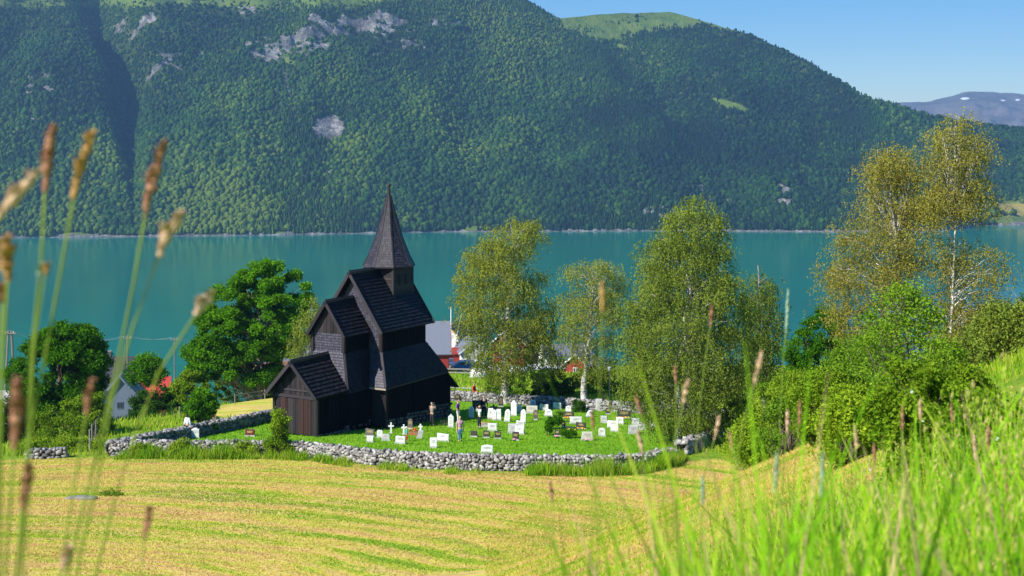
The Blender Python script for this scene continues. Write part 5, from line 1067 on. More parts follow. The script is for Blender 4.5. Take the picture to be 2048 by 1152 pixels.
cross(841, 864, 16, 8, 'white', 'smallest white cross, right of the flower box'); cross(987, 826, 17, 15, 'brown', 'dark weathered cross in the shade at the back')
def flowerbed(px, py, wpx, dep, cols, label, h=.12, curb=None, name='flower_bed'):
    X, D, Z = gp(px, py); w = wpx/F*D; root = empty(name, (X, D, Z), R(-5), label, 'flower bed', 'planted beds at the graves')
    if curb:
        mb = MB()
        for s in (-1, 1): mb.box((0, s*dep/2, h*.45), (w/2+.03, .03, h*.5))
        for s in (-1, 1): mb.box((s*w/2, 0, h*.45), (.03, dep/2-.032, h*.49))
        mb.build('curb', curb, root)
    mb = MB()
    for i in range(90):
        c = np.array([random.uniform(-.48, .48)*w, random.uniform(-.45, .45)*dep, h*random.uniform(.4, 1.0)]); a = random.uniform(0, 6.28); d = np.array([math.cos(a), math.sin(a), .4])*.07; s_ = np.array([-math.sin(a), math.cos(a), 0])*.03
        mb.add([c, c+d*.5+s_, c+d, c+d*.5-s_], [(0, 1, 2, 3)])
    mb.build('foliage', LEAFG, root)
    for col in cols:
        mb = MB()
        for i in range(int(16*max(.6, w))):
            c = (random.uniform(-.46, .46)*w, random.uniform(-.45, .45)*dep, h*random.uniform(1.0, 1.5)); mb.ball(c, (.045, .045, .03), 6, 4, None, .25)
        mb.build('blossoms', FL[col], root)
WOODB = simple('planter_wood', (.22, .08, .03), (.36, .15, .07), .7, 5)
flowerbed(827, 871, 16, .55, ['orange', 'red'], 'wooden flower box with red and orange flowers between the crosses', .34, WOODB)
flowerbed(970, 854, 20, .7, ['orange'], 'bed packed with orange flowers at the feet of the camera woman', .25, GM['plinth'])
flowerbed(1137, 839, 20, .4, ['orange', 'yellow'], 'orange and yellow flowers before the dark wide stone behind the juniper'); flowerbed(1162, 861, 17, .35, ['orange', 'yellow'], 'orange flowers before the dark stone right of the juniper')
flowerbed(1248, 839, 22, .4, ['orange', 'yellow'], 'yellow orange flowers before the dark stone at the far right'); flowerbed(1111, 876, 10, .35, ['pink'], 'heap of pink flowers by the small dark stone')
flowerbed(1174, 883, 8, .25, ['pink'], 'pink flowers before the beige tapered stone'); flowerbed(1029, 883, 7, .25, ['pink'], 'pink flowers before the black gilt lettered stone')
flowerbed(1143, 863, 18, .3, ['yellow'], 'thin row of yellow flowers before the very low dark stone'); flowerbed(1031, 880.5, 6, .1, ['orange'], 'small orange flowers against the black gilt lettered stone')
def railing(px, py, wpx, label):
    X, D, Z = gp(px, py); w = wpx/F*D; root = empty('grave_railing', (X, D, Z), R(-8), label, 'railing'); m = simple('iron', (.02, .02, .02), (.06, .06, .06), .5, 10)
    n = 9; h = .42
    for i in range(n): mb = MB(); mb.tube([(-w/2+w*i/(n-1), 0, -.05), (-w/2+w*i/(n-1), 0, h)], .013, 6); mb.build('baluster', m, root)
    for z in (.12, h-.05): mb = MB(); mb.bar((-w/2-.02, .0, z), (w/2+.02, .0, z), .02, .025); mb.build('rail', m, root)
railing(887, 852, 12, 'low black iron railing round a grave next to the tall pale stone')
def lamp_post():
    X, D, Z = gp(1219, 824); r = empty('lamp_post', (X, D, Z), 0, 'thin dark lamp post by the back wall near the largest birch', 'lamp post'); m = simple('painted_iron', (.02, .022, .025), (.04, .04, .045), .5)
    h = 82/F*D; mb = MB(); mb.tube([(0, 0, -.1), (0, 0, .4), (0, 0, .42), (0, 0, h)], [.08, .08, .045, .04], 8); mb.build('pole', m, r)
    mb = MB(); mb.tube([(0, 0, h), (0, 0, h+.08), (0, 0, h+.12), (0, 0, h+.3), (0, 0, h+.36)], [.05, .12, .13, .17, .04], 8); mb.build('lantern', simple('lantern_glass', (.25, .26, .26), (.35, .36, .36), .3), r)
lamp_post()

# ------------------------------------------------------------------ people
SKIN = simple('skin', (.52, .30, .21), (.58, .35, .25), .6, 8)
def cloth(name, c, c2=None): return simple(name, c, c2 or tuple(v*.75 for v in c), .85, 18, .1)
def skin_mesh(name, nodes, edges, mat, parent, rootn=0, lv=1):
    """nodes: list of (point, radius)"""
    me = bpy.data.meshes.new(name); me.from_pydata([tuple(map(float, p)) for p, r in nodes], edges, []); o = link(name, me, mat, parent)
    o.modifiers.new('skin', 'SKIN').use_smooth_shade = True
    sk = me.skin_vertices[0].data if me.skin_vertices else None
    if sk is None:
        me.skin_vertices.new() if hasattr(me.skin_vertices, 'new') else None; sk = me.skin_vertices[0].data
    for i, (p, r) in enumerate(nodes): sk[i].radius = (r, r) if not hasattr(r, '__len__') else r; sk[i].use_root = (i == rootn)
    o.modifiers.new('sub', 'SUBSURF').levels = lv; o.modifiers['sub'].render_levels = lv
    return o
def person(px, py, hgt, yaw, label, top, legs, hair, pose='stand', D=None, shorts=False, hat=None, bag=None, longhair=False, dark=False, tilt=0, extra=None):
    if D is None: X, D, Z = gp(px, py)
    else: X = (px-1024)/F*D; Z = float(gz(X, D))
    root = empty('person', (X, D, Z), R(yaw), label, 'person'); k = hgt/1.75; root.scale = (k, k, k)     # faces -Y before yaw
    # joints in metres for 1.75 m
    sh, hip = 1.43, .93; step = .10 if pose == 'walk' else .03
    hands = {'stand': ((-.24, -.04, .80), (.24, -.04, .80)), 'walk': ((-.25, -.12, .80), (.25, .08, .80)), 'camera': ((-.07, -.22, 1.54), (.07, -.22, 1.54)), 'hipbag': ((-.24, -.05, .80), (.17, -.16, 1.02)), 'sit': ((-.16, -.25, .78), (.16, -.25, .78))}[pose]
    elb = {'stand': ((-.25, .03, 1.10), (.25, .03, 1.10)), 'walk': ((-.25, 0, 1.10), (.25, .05, 1.10)), 'camera': ((-.24, -.12, 1.26), (.24, -.12, 1.26)), 'hipbag': ((-.25, .03, 1.10), (.26, .0, 1.12)), 'sit': ((-.24, -.03, 1.05), (.24, -.03, 1.05))}[pose]
    kn = [(-.10, -.02-step*.6, .50), (.10, -.02+step*.5, .50)]; an = [(-.10, -step*1.2, .09), (.10, step*1.2, .09)]
    if pose == 'sit': kn = [(-.12, -.38, .86), (.12, -.38, .86)]; an = [(-.13, -.42, .45), (.13, -.42, .45)]
    toe = [(a[0]*1.15, a[1]-.17, .04) for a in an]; 
    if pose == 'sit': toe = [(a[0], a[1]-.15, a[2]-.04) for a in an]
    N = [((0, 0, hip), (.13, .10)), ((0, 0, 1.12), (.115, .085)), ((0, .0, 1.32), (.15, .10)), ((0, .0, 1.45), (.075, .065)), ((0, -.01, 1.53), (.052, .055)), ((0, -.015, 1.60), (.068, .08)), ((0, -.012, 1.68), (.076, .092)), ((0, 0, 1.735), (.05, .06)),
         ((0, -.095, 1.635), (.016, .014)), ((-.085, 0, 1.64), (.012, .02)), ((.085, 0, 1.64), (.012, .02))]
    E_ = [(0, 1), (1, 2), (2, 3), (3, 4), (4, 5), (5, 6), (6, 7), (5, 8), (5, 9), (5, 10)]
    for s in (0, 1):
        x = -1 if s == 0 else 1; b = len(N); hd = np.array(hands[s]); e = np.array(elb[s])
        N += [((x*.17, .0, 1.41), .058), (e, .040), (hd, .028)]; E_ += [(2, b), (b, b+1), (b+1, b+2)]
        d = hd-e; d /= np.linalg.norm(d); side = np.cross(d, (0, -1, .3)); side /= np.linalg.norm(side); palm = hd+d*.07; N.append((palm, (.034, .018))); E_.append((b+2, b+3))
        for j, (o_, l) in enumerate(((-.030, .062), (-.010, .074), (.010, .070), (.030, .055))):
            c0 = len(N); N += [(palm+side*o_+d*.028, .0085), (palm+side*o_*1.1+d*(.028+l*.5), .008), (palm+side*o_*1.1+d*(.024+l)+np.array([0, -.018, 0]), .007)]; E_ += [(b+3, c0), (c0, c0+1), (c0+1, c0+2)]
        c0 = len(N); N += [(hd+d*.03-side*.035*x, .010), (hd+d*.065-side*.052*x, .008)]; E_ += [(b+2, c0), (c0, c0+1)]
        b = len(N); N += [((x*.09, 0, .86), .085), (kn[s], .056), (an[s], .038), (toe[s], .03)]; E_ += [(0, b), (b, b+1), (b+1, b+2), (b+2, b+3)]
    skin_mesh('body', N, E_, SKIN, root)
    # clothing: the same joints a little thicker
    sl = 1.0
    T = [((0, 0, hip+.0), (.15, .12)), ((0, 0, 1.12), (.145, .11)), ((0, 0, 1.32), (.175, .122)), ((0, 0, 1.44), (.085, .075))]; TE = [(0, 1), (1, 2), (2, 3)]
    for s in (0, 1):
        x = -1 if s == 0 else 1; b = len(T); e = np.array(elb[s]); hd = np.array(hands[s]); T += [((x*.175, 0, 1.41), .074), (e*.9+np.array([x*.17, 0, 1.41])*.1 if shorts == 'short' else e, .056)]; TE += [(2, b), (b, b+1)]
        if shorts != 'short': T.append((e+(hd-e)*.88, .042)); TE.append((b+1, b+2))
    skin_mesh('shirt', T, TE, top, root)
    Lg = [((0, 0, hip+.02), (.155, .122)), ((0, 0, hip-.06), (.155, .12))]; LE = [(0, 1)]
    for s in (0, 1):
        x = -1 if s == 0 else 1; b = len(Lg); kk = np.array(kn[s]); aa = np.array(an[s]); Lg += [((x*.095, 0, .80), .098), (kk, .076)]; LE += [(1, b), (b, b+1)]
        if shorts is not True: Lg.append((aa+(kk-aa)*.08, .060)); LE.append((b+1, b+2))
    skin_mesh('trousers', Lg, LE, legs, root)
    for s in (0, 1):
        a = np.array(an[s]); t_ = np.array(toe[s]); skin_mesh('shoe', [(a+(0, .03, -.03), (.045, .045)), (a+(t_-a)*.5+(0, 0, -.02), (.045, .035)), (t_, (.042, .03))], [(0, 1), (1, 2)], cloth('shoe_leather', (.05, .04, .035)), root)
    if hair is not None:
        H = [((0, .03, 1.60), (.075, .07)), ((0, .028, 1.69), (.092, .095)), ((0, .01, 1.755), (.06, .075))]; HE = [(0, 1), (1, 2)]
        if longhair: H += [((0, .07, 1.50), (.085, .045))]; HE += [(0, 3)]
        skin_mesh('hair', H, HE, hair, root)
    mb = MB()
    for x in (-.03, .03): mb.ball((x, -.098, 1.665), (.013, .008, .009), 6, 4)
    mb.box((0, -.098, 1.592), (.024, .004, .006)); mb.build('face_features', simple('eye_and_lip', (.06, .03, .025), (.08, .04, .03), .6), root)
    if hat: mb = MB(); mb.tube([(0, 0, 1.70), (0, 0, 1.715), (0, 0, 1.72), (0, 0, 1.79), (0, 0, 1.81)], [.19, .19, .11, .10, .05], 12); mb.build('hat', hat, root, True)
    if bag: skin_mesh('bag', [((.23, .08, .98), (.10, .07)), ((.23, .08, .84), (.11, .075))] if pose != 'back' else [], [(0, 1)], bag, root)
    if extra == 'backpack': skin_mesh('backpack', [((0, .17, 1.36), (.13, .08)), ((0, .19, 1.12), (.14, .10))], [(0, 1)], bag or cloth('dark_pack', (.02, .02, .03)), root)
    if pose == 'camera': mb = MB(); mb.box((0, -.20, 1.645), (.07, .035, .045)); mb.tube([(0, -.235, 1.645), (0, -.31, 1.645)], .034, 8); mb.build('camera', simple('camera_body', (.01, .01, .01), (.02, .02, .02), .4), root)
    return root
C_ = cloth
HB = C_('brown_hair', (.07, .035, .018)); HBL = C_('blond_hair', (.48, .30, .12)); HD = C_('dark_hair', (.02, .014, .01)); HG = C_('grey_hair', (.35, .33, .31))
person(864, 853, 1.78, 140, 'person in a beige vest and dark trousers photographing the church wall', C_('beige_vest', (.30, .22, .17)), C_('dark_trousers', (.035, .033, .035)), HG, 'camera', bag=C_('camera_bag', (.02, .018, .018)))
person(916, 846, 1.80, 75, 'man in a purple shirt and white trousers behind the woman in jeans', C_('purple_shirt', (.15, .035, .33)), C_('white_trousers', (.72, .70, .68)), HB, 'stand', shorts='short')
person(920, 883, 1.70, 12, 'woman in a checked top and blue jeans walking towards the wall', C_('checked_top', (.55, .30, .36), (.28, .22, .38)), C_('blue_jeans', (.10, .20, .38), (.22, .34, .52)), HBL, 'walk', shorts='short', longhair=True)
person(959, 857, 1.66, -60, 'blond woman in a white jacket and dark leggings taking a picture', C_('white_jacket', (.72, .74, .78)), C_('dark_leggings', (.02, .025, .045)), HBL, 'camera', longhair=True)
person(813, 883, .98, 100, 'small child in a turquoise shirt, red trousers and sun hat', C_('turquoise_shirt', (.05, .50, .55)), C_('red_trousers', (.48, .03, .04)), HB, 'stand', hat=C_('straw_hat', (.70, .58, .40)))
person(375, 876, 1.66, 150, 'person in a white blouse with a shoulder bag walking near the left wall', C_('white_blouse', (.75, .78, .84)), C_('black_trousers', (.015, .014, .017)), HB, 'walk', bag=C_('navy_bag', (.015, .02, .05)), longhair=True)
person(968, 836, 1.76, 0, 'person in dark clothes standing in the shade at the back', C_('navy_coat', (.012, .018, .04)), C_('navy_trousers', (.010, .014, .03)), HD, 'stand')
person(948, 0, 1.60, 60, 'person in red sitting on the far wall', C_('red_jacket', (.60, .03, .03)), C_('red_shorts', (.50, .03, .03)), HB, 'sit', D=115.2)

# ------------------------------------------------------------------ houses beyond the churchyard
def paint(name, c, rough=.7): return simple(name, c, tuple(v*.82 for v in c), rough, 2.5, .3, .2, 0, .01)
PW, PR, PG, PB, PT = paint('white_paint', (.78, .77, .74)), paint('red_paint', (.30, .035, .030)), paint('grey_boards', (.22, .20, .19)), paint('bluish_boards', (.15, .18, .26)), paint('timber', (.58, .36, .16))
RS_ = paint('slate_roof', (.035, .036, .048), .6); RG = paint('grey_roof', (.16, .17, .21), .55); RR = paint('red_roof', (.52, .05, .040), .6); RB_ = paint('brown_tile_roof', (.24, .10, .07), .7); RU = simple('rusty_sheet_roof', (.45, .13, .05), (.52, .52, .55), .5, .9, .3)
GLS = simple('window_glass', (.03, .04, .055), (.04, .05, .07), .12, 3, .6)
def house(px, D, w, l, hw, hr, yaw, wall, roof, label, trim=None, wins=(), zoff=0., name='house', over=.35, chim=False, ytop=None):
    """gable faces local -Y; w gable width, l length (+Y), hw wall height, hr ridge rise; base sunk into the slope"""
    X = (px-1024)/F*D; Z = float(gz(X, D))+zoff
    if ytop: Z = zpx(ytop, D)-hw-hr-.1
    r = empty(name, (X, D, Z), R(yaw), label, 'house' if name == 'house' else name.replace('_', ' ')); b = -9
    trim = trim or PW
    for s in (-1, 1): mb = MB(); mb.box((s*(w/2-.06), l/2, (hw+b)/2), (.06, l/2, (hw-b)/2)); mb.build('side_wall', wall, r)
    for y in (0, l): mb = MB(); mb.prism([(-w/2+.13, y-.06, b), (w/2-.13, y-.06, b), (w/2-.13, y-.06, hw+.1), (0, y-.06, hw+hr-.1), (-w/2+.13, y-.06, hw+.1)], (0, 0, 0), (0, .12, 0)); mb.build('gable_wall', wall, r)
    sl = hr/(w/2)
    for s in (-1, 1):
        mb = MB(); e = w/2+over; y0, y1 = -over, l+over; p = [(0, y0, hw+hr), (s*e, y0, hw-over*sl), (s*e, y1, hw-over*sl), (0, y1, hw+hr)]; t = (0, 0, .14)
        mb.prism([np.array(q)+(0, 0, .02) for q in p], (0, 0, 0), t); o = mb.build('roof', roof, r)
        for yy in (y0-.03, y1+.03): b2 = MB(); b2.bar((0, yy, hw+hr+.07), (s*(e+.05), yy, hw-over*sl+.05), .05, .2, up=(0, 0, 1)); b2.build('bargeboard', trim, o)
        if s < 0 and chim: c = MB(); c.box((-w*.12, l*.5, hw+hr), (.3, .3, .7)); c.box((-w*.12, l*.5, hw+hr+.73), (.36, .36, .06)); c.build('chimney', PG, o)
    for (side, u, z, ww, hh) in wins:       # side 'g' near gable, 'r' right wall, 'l' left wall
        f = MB(); g = MB()
        if side == 'g': c = (u, -.09, z); hx, hy = (ww/2, .03), (ww/2-.07, .012)
        else: c = ((w/2+.02)*(1 if side == 'r' else -1), u, z); hx, hy = (.03, ww/2), (.012, ww/2-.07)
        H_ = (hx[0], hx[1], hh/2) if side == 'g' else (hx[0], hx[1], hh/2)
        f.box(c, H_); fo = f.build('window', trim, r)
        c2 = (c[0], c[1]-.03, c[2]) if side == 'g' else (c[0]+(.03 if side == 'r' else -.03), c[1], c[2])
        if side == 'g':
            for s in (-1, 1): g.box((c2[0]+s*ww*.23, c2[1], c2[2]), (ww*.19, .012, hh/2-.08))
        else:
            for s in (-1, 1): g.box((c2[0], c2[1]+s*ww*.23, c2[2]), (.012, ww*.19, hh/2-.08))
        g.build('pane', GLS, fo)
    return r
house(800, 168, 7, 6.2, 3.2, 3.4, -84, PR, RG, 'red barn with a big grey roof just behind the right side of the church', PR, [('r', 4.5, 1.8, .9, .9)], ytop=644, name='barn')
house(897, 188, 3.4, 7, 5.0, 1.6, -28, PW, RS_, 'narrow white gabled house with timber bargeboards beside the flagpole', PT, [('g', 0, 4.0, .7, 1.0), ('g', 0, 1.6, .7, 1.0), ('r', 2, 3.6, 1.0, 1.0), ('r', 4.6, 3.6, 1.0, 1.0)], ytop=650, over=.25)
house(915, 184, 3.2, 3.4, 2.0, 1.5, -70, PW, RS_, 'small white annex with a black roof right below the white gabled house', PW, [('r', 1.6, 1.2, .8, .9)], ytop=684, over=.25)
house(880, 178, 2.2, 3.6, 1.9, .5, -86, PR, PR, 'low red porch roof between the barn and the white annex', PW, [], ytop=696, over=.3, name='porch')
house(948, 176, 3.6, 5, 3.0, 1.4, 10, PW, RG, 'white house mostly hidden by the first birch', PW, [('g', -.8, 2.2, .6, .9), ('g', .8, 2.2, .6, .9)], ytop=682)
house(1018, 205, 5.5, 7, 3.4, 2.4, -20, PR, RG, 'red house with a grey roof behind the first birch', PW, [('g', -1.3, 2.2, .8, 1.1), ('g', 1.3, 2.2, .8, 1.1)], ytop=655)
house(1152, 166, 3.0, 4, 1.8, 1.2, -24, PR, RG, 'red boat shed seen between the two left birches', PW, [('g', 0, 1.0, .7, .7)], ytop=708, name='shed')
house(1085, 190, 4, 6, 2.6, 1.2, -75, PW, RG, 'long white building behind the dark shrub between the birches', PW, [('r', 1.5, 1.6, .8, .9), ('r', 3.0, 1.6, .8, .9), ('r', 4.5, 1.6, .8, .9)], ytop=690)
house(548, 168, 4, 5, 2.6, 1.8, -70, PR, RG, 'red barn glimpsed behind the big round tree', PR, [('r', 1.5, 1.2, .8, .9)], ytop=690, name='barn')
house(520, 150, 4.2, 5, 1.5, 1.1, -64, PT, RB_, 'low shed with a brown tiled roof and light timber gable left of the porch', PT, [], ytop=727, name='shed')
house(165, 175, 6, 6.8, 3.2, 3.0, -86, PG, RS_, 'house with a steep slate roof right of the maple', PG, [('r', 3, 1.6, 1, 1.1)], ytop=714, chim=True)
house(240, 150, 4.6, 5, 2.0, 2.7, 10, PB, RG, 'bluish grey outbuilding in front of the slate roofed house', PB, [('g', 0, 1.4, .7, .8)], ytop=752, name='shed')
house(264, 162, 3.8, 4.4, 1.6, 1.8, -76, PR, RR, 'shed with a bright red roof behind the dark hedge', PR, [], ytop=756, name='shed')
house(-20, 128, 4, 3.6, 1.6, 1.5, -72, PG, RU, 'shed with a rusty sheet metal roof at the left edge', PG, [], ytop=783, name='shed')
# snowy white tarpaulined boats / silage rolls pile below the birches
BL = ['white wrapped bale at the left end of the row, behind the first birch']+['white wrapped bale, %s from the left end of the row behind the birches' % w for w in 'second third fourth fifth sixth seventh eighth ninth tenth eleventh'.split()]+['white wrapped bale at the right end of the row, by the red boat shed']
def white_bales():
    m = paint('white_wrap', (.80, .80, .82), .5)
    for i in range(12):
        px, D = 990+i*14+random.uniform(-3, 3), 168+random.uniform(-5, 6); X, Y, Z = at(px, D); mb = MB(); a = random.uniform(0, 3.14)
        mb.tube([(-.6*math.cos(a), -.6*math.sin(a), .45), (-.55*math.cos(a), -.55*math.sin(a), .45), (.55*math.cos(a), .55*math.sin(a), .45), (.6*math.cos(a), .6*math.sin(a), .45)], [.4, .5, .5, .4], 12)
        o = mb.build('silage_bale', m, None, True); o.location = (X, Y, Z); tag(o, BL[i], 'bale', 'white wrapped bales behind the birches')
white_bales()
def flagpole():
    X, Y, Z = at(902, 180); r = empty('flagpole', (X, Y, Z), 0, 'white flagpole beside the white gabled house', 'flagpole'); h = zpx(617, Y)-Z
    mb = MB(); mb.tube([(0, 0, 0), (0, 0, h)], [.11, .07], 8); mb.build('pole', PW, r); mb = MB(); mb.ball((0, 0, h+.06), .13, 8, 6); mb.build('knob', PT, r)
    X, Y, Z = at(905, 180.8); r = empty('leaning_pole', (X, Y, Z), 0, 'white pole leaning to the right beside the flagpole', 'pole')
    e = ((922-905)/F*Y, 0, zpx(631, Y)-Z); mb = MB(); mb.tube([(-.3, 0, -.1), e], [.11, .08], 8); mb.build('pole', PW, r); mb = MB(); mb.ball(e, .12, 8, 6); mb.build('knob', PT, r)
flagpole()
# power line at the left
WD = simple('pole_wood', (.16, .13, .11), (.26, .22, .19), .9, 4)
def pole(px, D, ytop, label, kind='single', r=.12):
    X, Y, Z = at(px, D); h = zpx(ytop, D)-Z; e = empty('utility_pole', (X, Y, Z), 0, label, 'utility pole')
    if kind == 'A':
        for s in (-1, 1): mb = MB(); mb.tube([(s*.95, 0, -.3), (s*.18, 0, h)], [.17, .13], 8); mb.build('leg', WD, e)
        mb = MB(); mb.bar((-.6, -.16, h*.45), (.6, -.16, h*.45), .08, .1); mb.build('brace', WD, e); mb = MB(); mb.bar((-.8, -.18, h-.3), (.8, -.18, h-.3), .1, .12); mb.build('crossarm', WD, e)
    else:
        mb = MB(); mb.tube([(0, 0, -.3), (0, 0, h)], [r*1.15, r*.8], 8); mb.build('shaft', WD, e)
        mb = MB(); mb.bar((-.5, -.1, h-.35), (.5, -.1, h-.35), .08, .09); mb.build('crossarm', WD, e)
    for x in (-.45, .45): mb = MB(); mb.tube([(x, -.15, h-.28), (x, -.15, h-.05)], [.05, .035], 6); mb.build('insulator', PW, e)
    return np.array([X, Y, Z+h-.05])
pa = pole(20, 150, 661, 'double legged wooden pylon at the left edge', 'A'); pb = pole(255, 165, 671, 'wooden pole above the slate roof'); pc = pole(349, 170, 674, 'thin pole over the water left of the big round tree', r=.09); 
pd = pole(590, 190, 690, 'pole behind the big round tree'); WIRE = simple('wire', (.30, .34, .36), (.40, .44, .46), .5)
def wire(a, b, off, sag, lab):
    P = curve(a+off, b+off, 0, 15); P[:, 2] -= sag*4*np.linspace(0, 1, 15)*(1-np.linspace(0, 1, 15)); mb = MB(); mb.tube([p-P[0] for p in P], .022, 4); o = mb.build('power_line', WIRE); o.location = tuple(map(float, P[0])); tag(o, lab, 'cable', 'wires of the power line at the left')
for k, (a, b) in enumerate(((pa, pb), (pb, pc), (pc, pd))):
    for x in (-.45, .45): wire(a, b, np.array([x, -.15, 0.]), (1.0, .35, 1.0)[k], ('front' if x < 0 else 'rear')+' wire '+('from the double legged pylon to the slate roof pole', 'between the two thin poles over the water', 'from the thin pole into the big round tree')[k])
wire(np.array([-80., 140, zpx(655, 140)]), pa, np.array([-.45, -.15, 0]), .3, 'wire leaving the frame left of the pylon')
# cars
def car(px, D, yaw, col, label, zoff=0):
    X, Y, Z = at(px, D); r = empty('parked_car', (X, Y, Z+zoff), R(yaw), label, 'car', 'cars parked by the road'); pm = simple('car_paint_'+str(px), col, tuple(v*.9 for v in col), .25, 3, .6); gl = GLS
    W = .86; side = [(-2.15, .32), (2.15, .32), (2.18, .62), (2.05, .82), (1.15, .93), (.55, 1.38), (-1.15, 1.42), (-1.85, 1.0), (-2.15, .92)]
    mb = MB(); n = len(side); f = lambda z: W*(1 if z < .95 else .80)
    mb.add([(x, -f(z), z) for x, z in side]+[(x, f(z), z) for x, z in side], [tuple(range(n)), tuple(range(2*n-1, n-1, -1))]+[(i, n+i, n+(i+1) % n, (i+1) % n) for i in range(n)]); mb.build('body', pm, r)
    for s in (-1, 1):
        for xs in (((-1.05, 1.32), (-.15, 1.32), (-.15, .98), (-1.55, 1.0)), ((-.05, 1.32), (.5, 1.30), (1.02, .97), (-.05, .98))):
            mb = MB(); mb.prism([(x, s*(W*.80+.012+(1.38-z)*.38*W*.52), z) for x, z in xs], (0, 0, 0), (0, s*.012, 0)); mb.build('side_window', gl, r)
    for xs in ((1.20, .95, .60, 1.35, 'windscreen'), (-1.86, 1.03, -1.22, 1.39, 'rear_window')):
        mb = MB(); q = .02 if xs[0] > 0 else -.02; mb.add([(xs[0]+q, -W*.82, xs[1]), (xs[0]+q, W*.82, xs[1]), (xs[2]+q, W*.72, xs[3]), (xs[2]+q, -W*.72, xs[3])], [(0, 1, 2, 3)]); mb.build(xs[4], gl, r)
    ty = simple('tyre', (.015, .015, .015), (.03, .03, .03), .9); rm = simple('rim', (.45, .45, .46), (.55, .55, .56), .35)
    for x in (-1.35, 1.35):
        for s in (-1, 1): mb = MB(); mb.tube([(x, s*.66, .31), (x, s*.68, .31), (x, s*.86, .31), (x, s*.88, .31)], [.26, .32, .32, .26], 14); w_ = mb.build('wheel', ty, r); mb = MB(); mb.tube([(x, s*.87, .31), (x, s*.893, .31)], .19, 10); mb.build('rim', rm, w_)
    for s in (-1, 1): mb = MB(); mb.ball((2.13, s*.62, .70), (.06, .17, .08), 8, 6); mb.build('headlight', paint('lamp_glass', (.7, .72, .75), .2), r); mb = MB(); mb.ball((-2.13, s*.66, .80), (.05, .13, .09), 8, 6); mb.build('tail_light', paint('tail_red', (.4, .02, .02), .3), r)
car(938, 172, 12, (.10, .22, .42), 'light blue car parked by the fence, nose to the right', .1); car(911, 178, 30, (.07, .17, .36), 'darker blue estate car behind the church corner', .3)
# fence by the car park, path, boulder, field fence, old roofing sheet on the hay
def post_fence(P, h, label, sp=2.2, wires=2, mat=WD, boards=False):
    X0, Y0 = P[0]; r = empty('fence', (X0, Y0, float(gz(X0, Y0))), 0, label, 'fence'); off = np.array([X0, Y0, float(gz(X0, Y0))]); pts = []
    for (a, b) in zip(P[:-1], P[1:]):
        n = max(1, int(math.dist(a, b)/sp))
        for i in range(n): pts.append((a[0]+(b[0]-a[0])*i/n, a[1]+(b[1]-a[1])*i/n))
    pts.append(P[-1]); q = [np.array([x, y, float(gz(x, y))])-off for x, y in pts]
    for p in q: l = random.uniform(-.05, .05); mb = MB(); mb.tube([p+(0, 0, -.1), p+(l, 0, h)], [.055, .045], 6); mb.build('post', mat, r)
    for k in range(wires):
        z = h*(.9-.42*k); mb = MB()
        if boards:
            for a, b in zip(q[:-1], q[1:]): mb.bar(a+(0, -.07, z), b+(0, -.07, z), .03, .14)
        else: mb.tube([p+(0, -.06, z) for p in q], .010, 4)
        mb.build('rail' if boards else 'wire', mat if boards else WIRE, r)
post_fence(wl((880, 158), (930, 156), (985, 154)), 1.0, 'weathered grey rail fence in front of the blue cars', 2.0, 2, PG, True)
post_fence(wl((196, 92), (185, 86), (180, 82)), 1.5, 'old wooden gate posts left of the wall end', 2.5, 2)
post_fence(wl((360, 103), (410, 108), (470, 113), (530, 118)), .9, 'thin wire fence outside the left churchyard wall', 4.0, 2)
post_fence(wl((430, 138), (460, 139), (490, 140), (520, 141), (555, 140)), 1.5, 'tall net fence below the big round tree', 3.0, 3)
def path():
    P = wl((905, 128), (925, 126), (950, 126.5)); V = []
    for x, y in wl((880, 132), (905, 130), (930, 128.5), (952, 128), (960, 126.3)): V.append((x, y+1.4, float(gz(x, y+1.4))+.06)); V.append((x, y-1.6, float(gz(x, y-1.6))+.06))
    mb = MB(); n = len(V)//2; mb.add(V, [(2*i, 2*i+1, 2*i+3, 2*i+2) for i in range(n-1)]); tag(mb.build('path', simple('gravel', (.42, .40, .40), (.58, .56, .56), .95, 8)), kind='structure')
path()
def boulder(px, D, r_, label, mat='pale', zf=.5):
    X, Y, Z = at(px, D); mb = MB(); mb.ball((0, 0, r_[2]*zf), r_, 12, 8, .5, .10); o = mb.build('boulder', GM[mat], None, True); o.location = (X, Y, Z); tag(o, label, 'boulder')
boulder(957, 150, (1.1, .7, .8), 'large pale boulder right of the blue cars'); boulder(1472, 66, (.9, .5, .3), 'flat grey rock in the grass at the right of the largest birch', 'field')
xr, yr, _ = gp(165, 998); boulder(165, yr, (.85, .3, .12), 'flat grey rock lying in the mown hay at the left', 'field', .3)
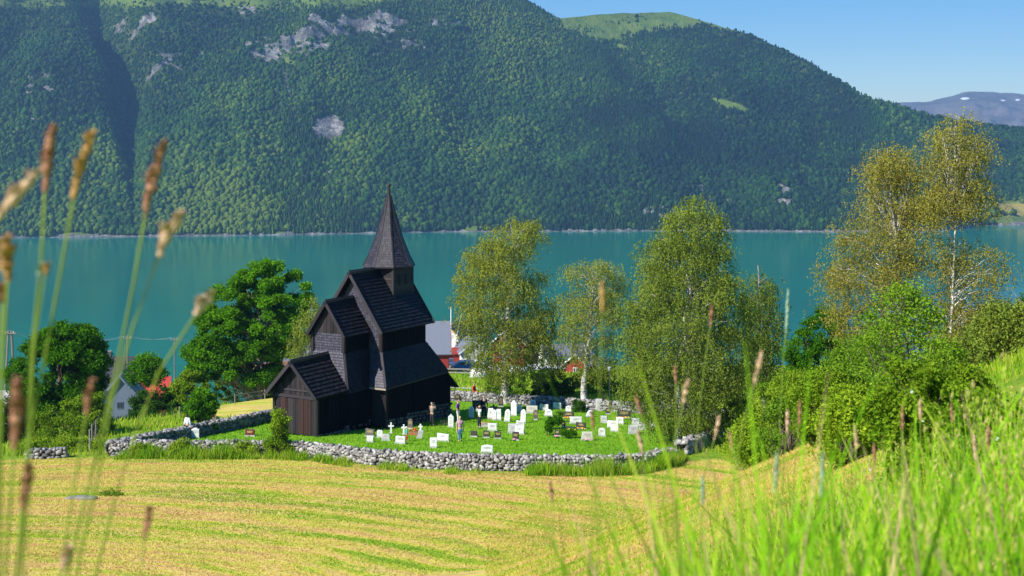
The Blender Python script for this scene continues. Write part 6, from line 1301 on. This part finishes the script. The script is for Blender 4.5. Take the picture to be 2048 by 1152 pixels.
def weed_tuft():
    X, Y, Z = gp(222, 992); n = 500; a = rng.uniform(0, 6.28, n); q = rng.random(n)**.6*.6
    P = np.stack([np.cos(a)*q, np.sin(a)*q*.5, .03+.35*rng.random(n)*(1-q*1.1)], 1); V, Fc = leaf_quads(P, .09); o = np_mesh('weed_tuft', V, Fc, L_SHRUB, None, tint=np.repeat(rng.random(n)*.6, 4)); o.location = (X, Y, Z); tag(o, 'dark green tuft of weeds next to the flat rock on the hay', 'plant')
weed_tuft()
# small boathouses on the far shore
def boathouse(px, y, wall, roof, label, w=7, l=9):
    D = float(itp([(0, 2040), (500, 2110), (1000, 2200), (1700, 2190), (2048, 2400)], px))+12; X = (px-1024)/F*D; r = empty('boathouse', (X, D, -139), R(random.uniform(-30, 30)), label, 'boathouse', 'huts on the far shore')
    mb = MB(); mb.prism([(-w/2, 0, -2), (w/2, 0, -2), (w/2, 0, 4), (0, 0, 7), (-w/2, 0, 4)], (0, 0, 0), (0, l, 0)); mb.build('wall', wall, r)
    for s in (-1, 1): mb = MB(); mb.prism([(0, -.6, 7.1), (s*(w/2+.7), -.6, 3.5), (s*(w/2+.7), l+.6, 3.5), (0, l+.6, 7.1)], (0, 0, 0), (0, 0, .35)); mb.build('roof', roof, r)
boathouse(552, 467, PW, RR, 'white hut with a reddish roof on the far shore left of the spire'); boathouse(206, 471, PW, RG, 'white hut on the far shore behind the grass stems'); boathouse(45, 475, PW, RG, 'white hut on the far shore at the left edge')
boathouse(1194, 462, PW, RG, 'pale hut on the far shore between the birches'); boathouse(928, 460, PG, RG, 'grey hut on the far shore right of the spire')
def haze():
    bm = MB(); lo = (-12000, -80, -205); hi = (12000, 11500, 1750)
    bm.box(((lo[0]+hi[0])/2, (lo[1]+hi[1])/2, (lo[2]+hi[2])/2), ((hi[0]-lo[0])/2, (hi[1]-lo[1])/2, (hi[2]-lo[2])/2))
    m = NT('haze'); m.t.nodes.remove(m.b); v = m.n('VolumePrincipled', in_Density=HAZE)
    v.inputs['Color'].default_value = (.30, .58, 1, 1); v.inputs['Anisotropy'].default_value = .2
    m.l(v.outputs[0], m.out.inputs['Volume'])
    tag(bm.build('haze', m.m), 'pale blue haze in the air over the fjord', 'haze', kind='stuff')
HAZE = 1.0e-4
haze()
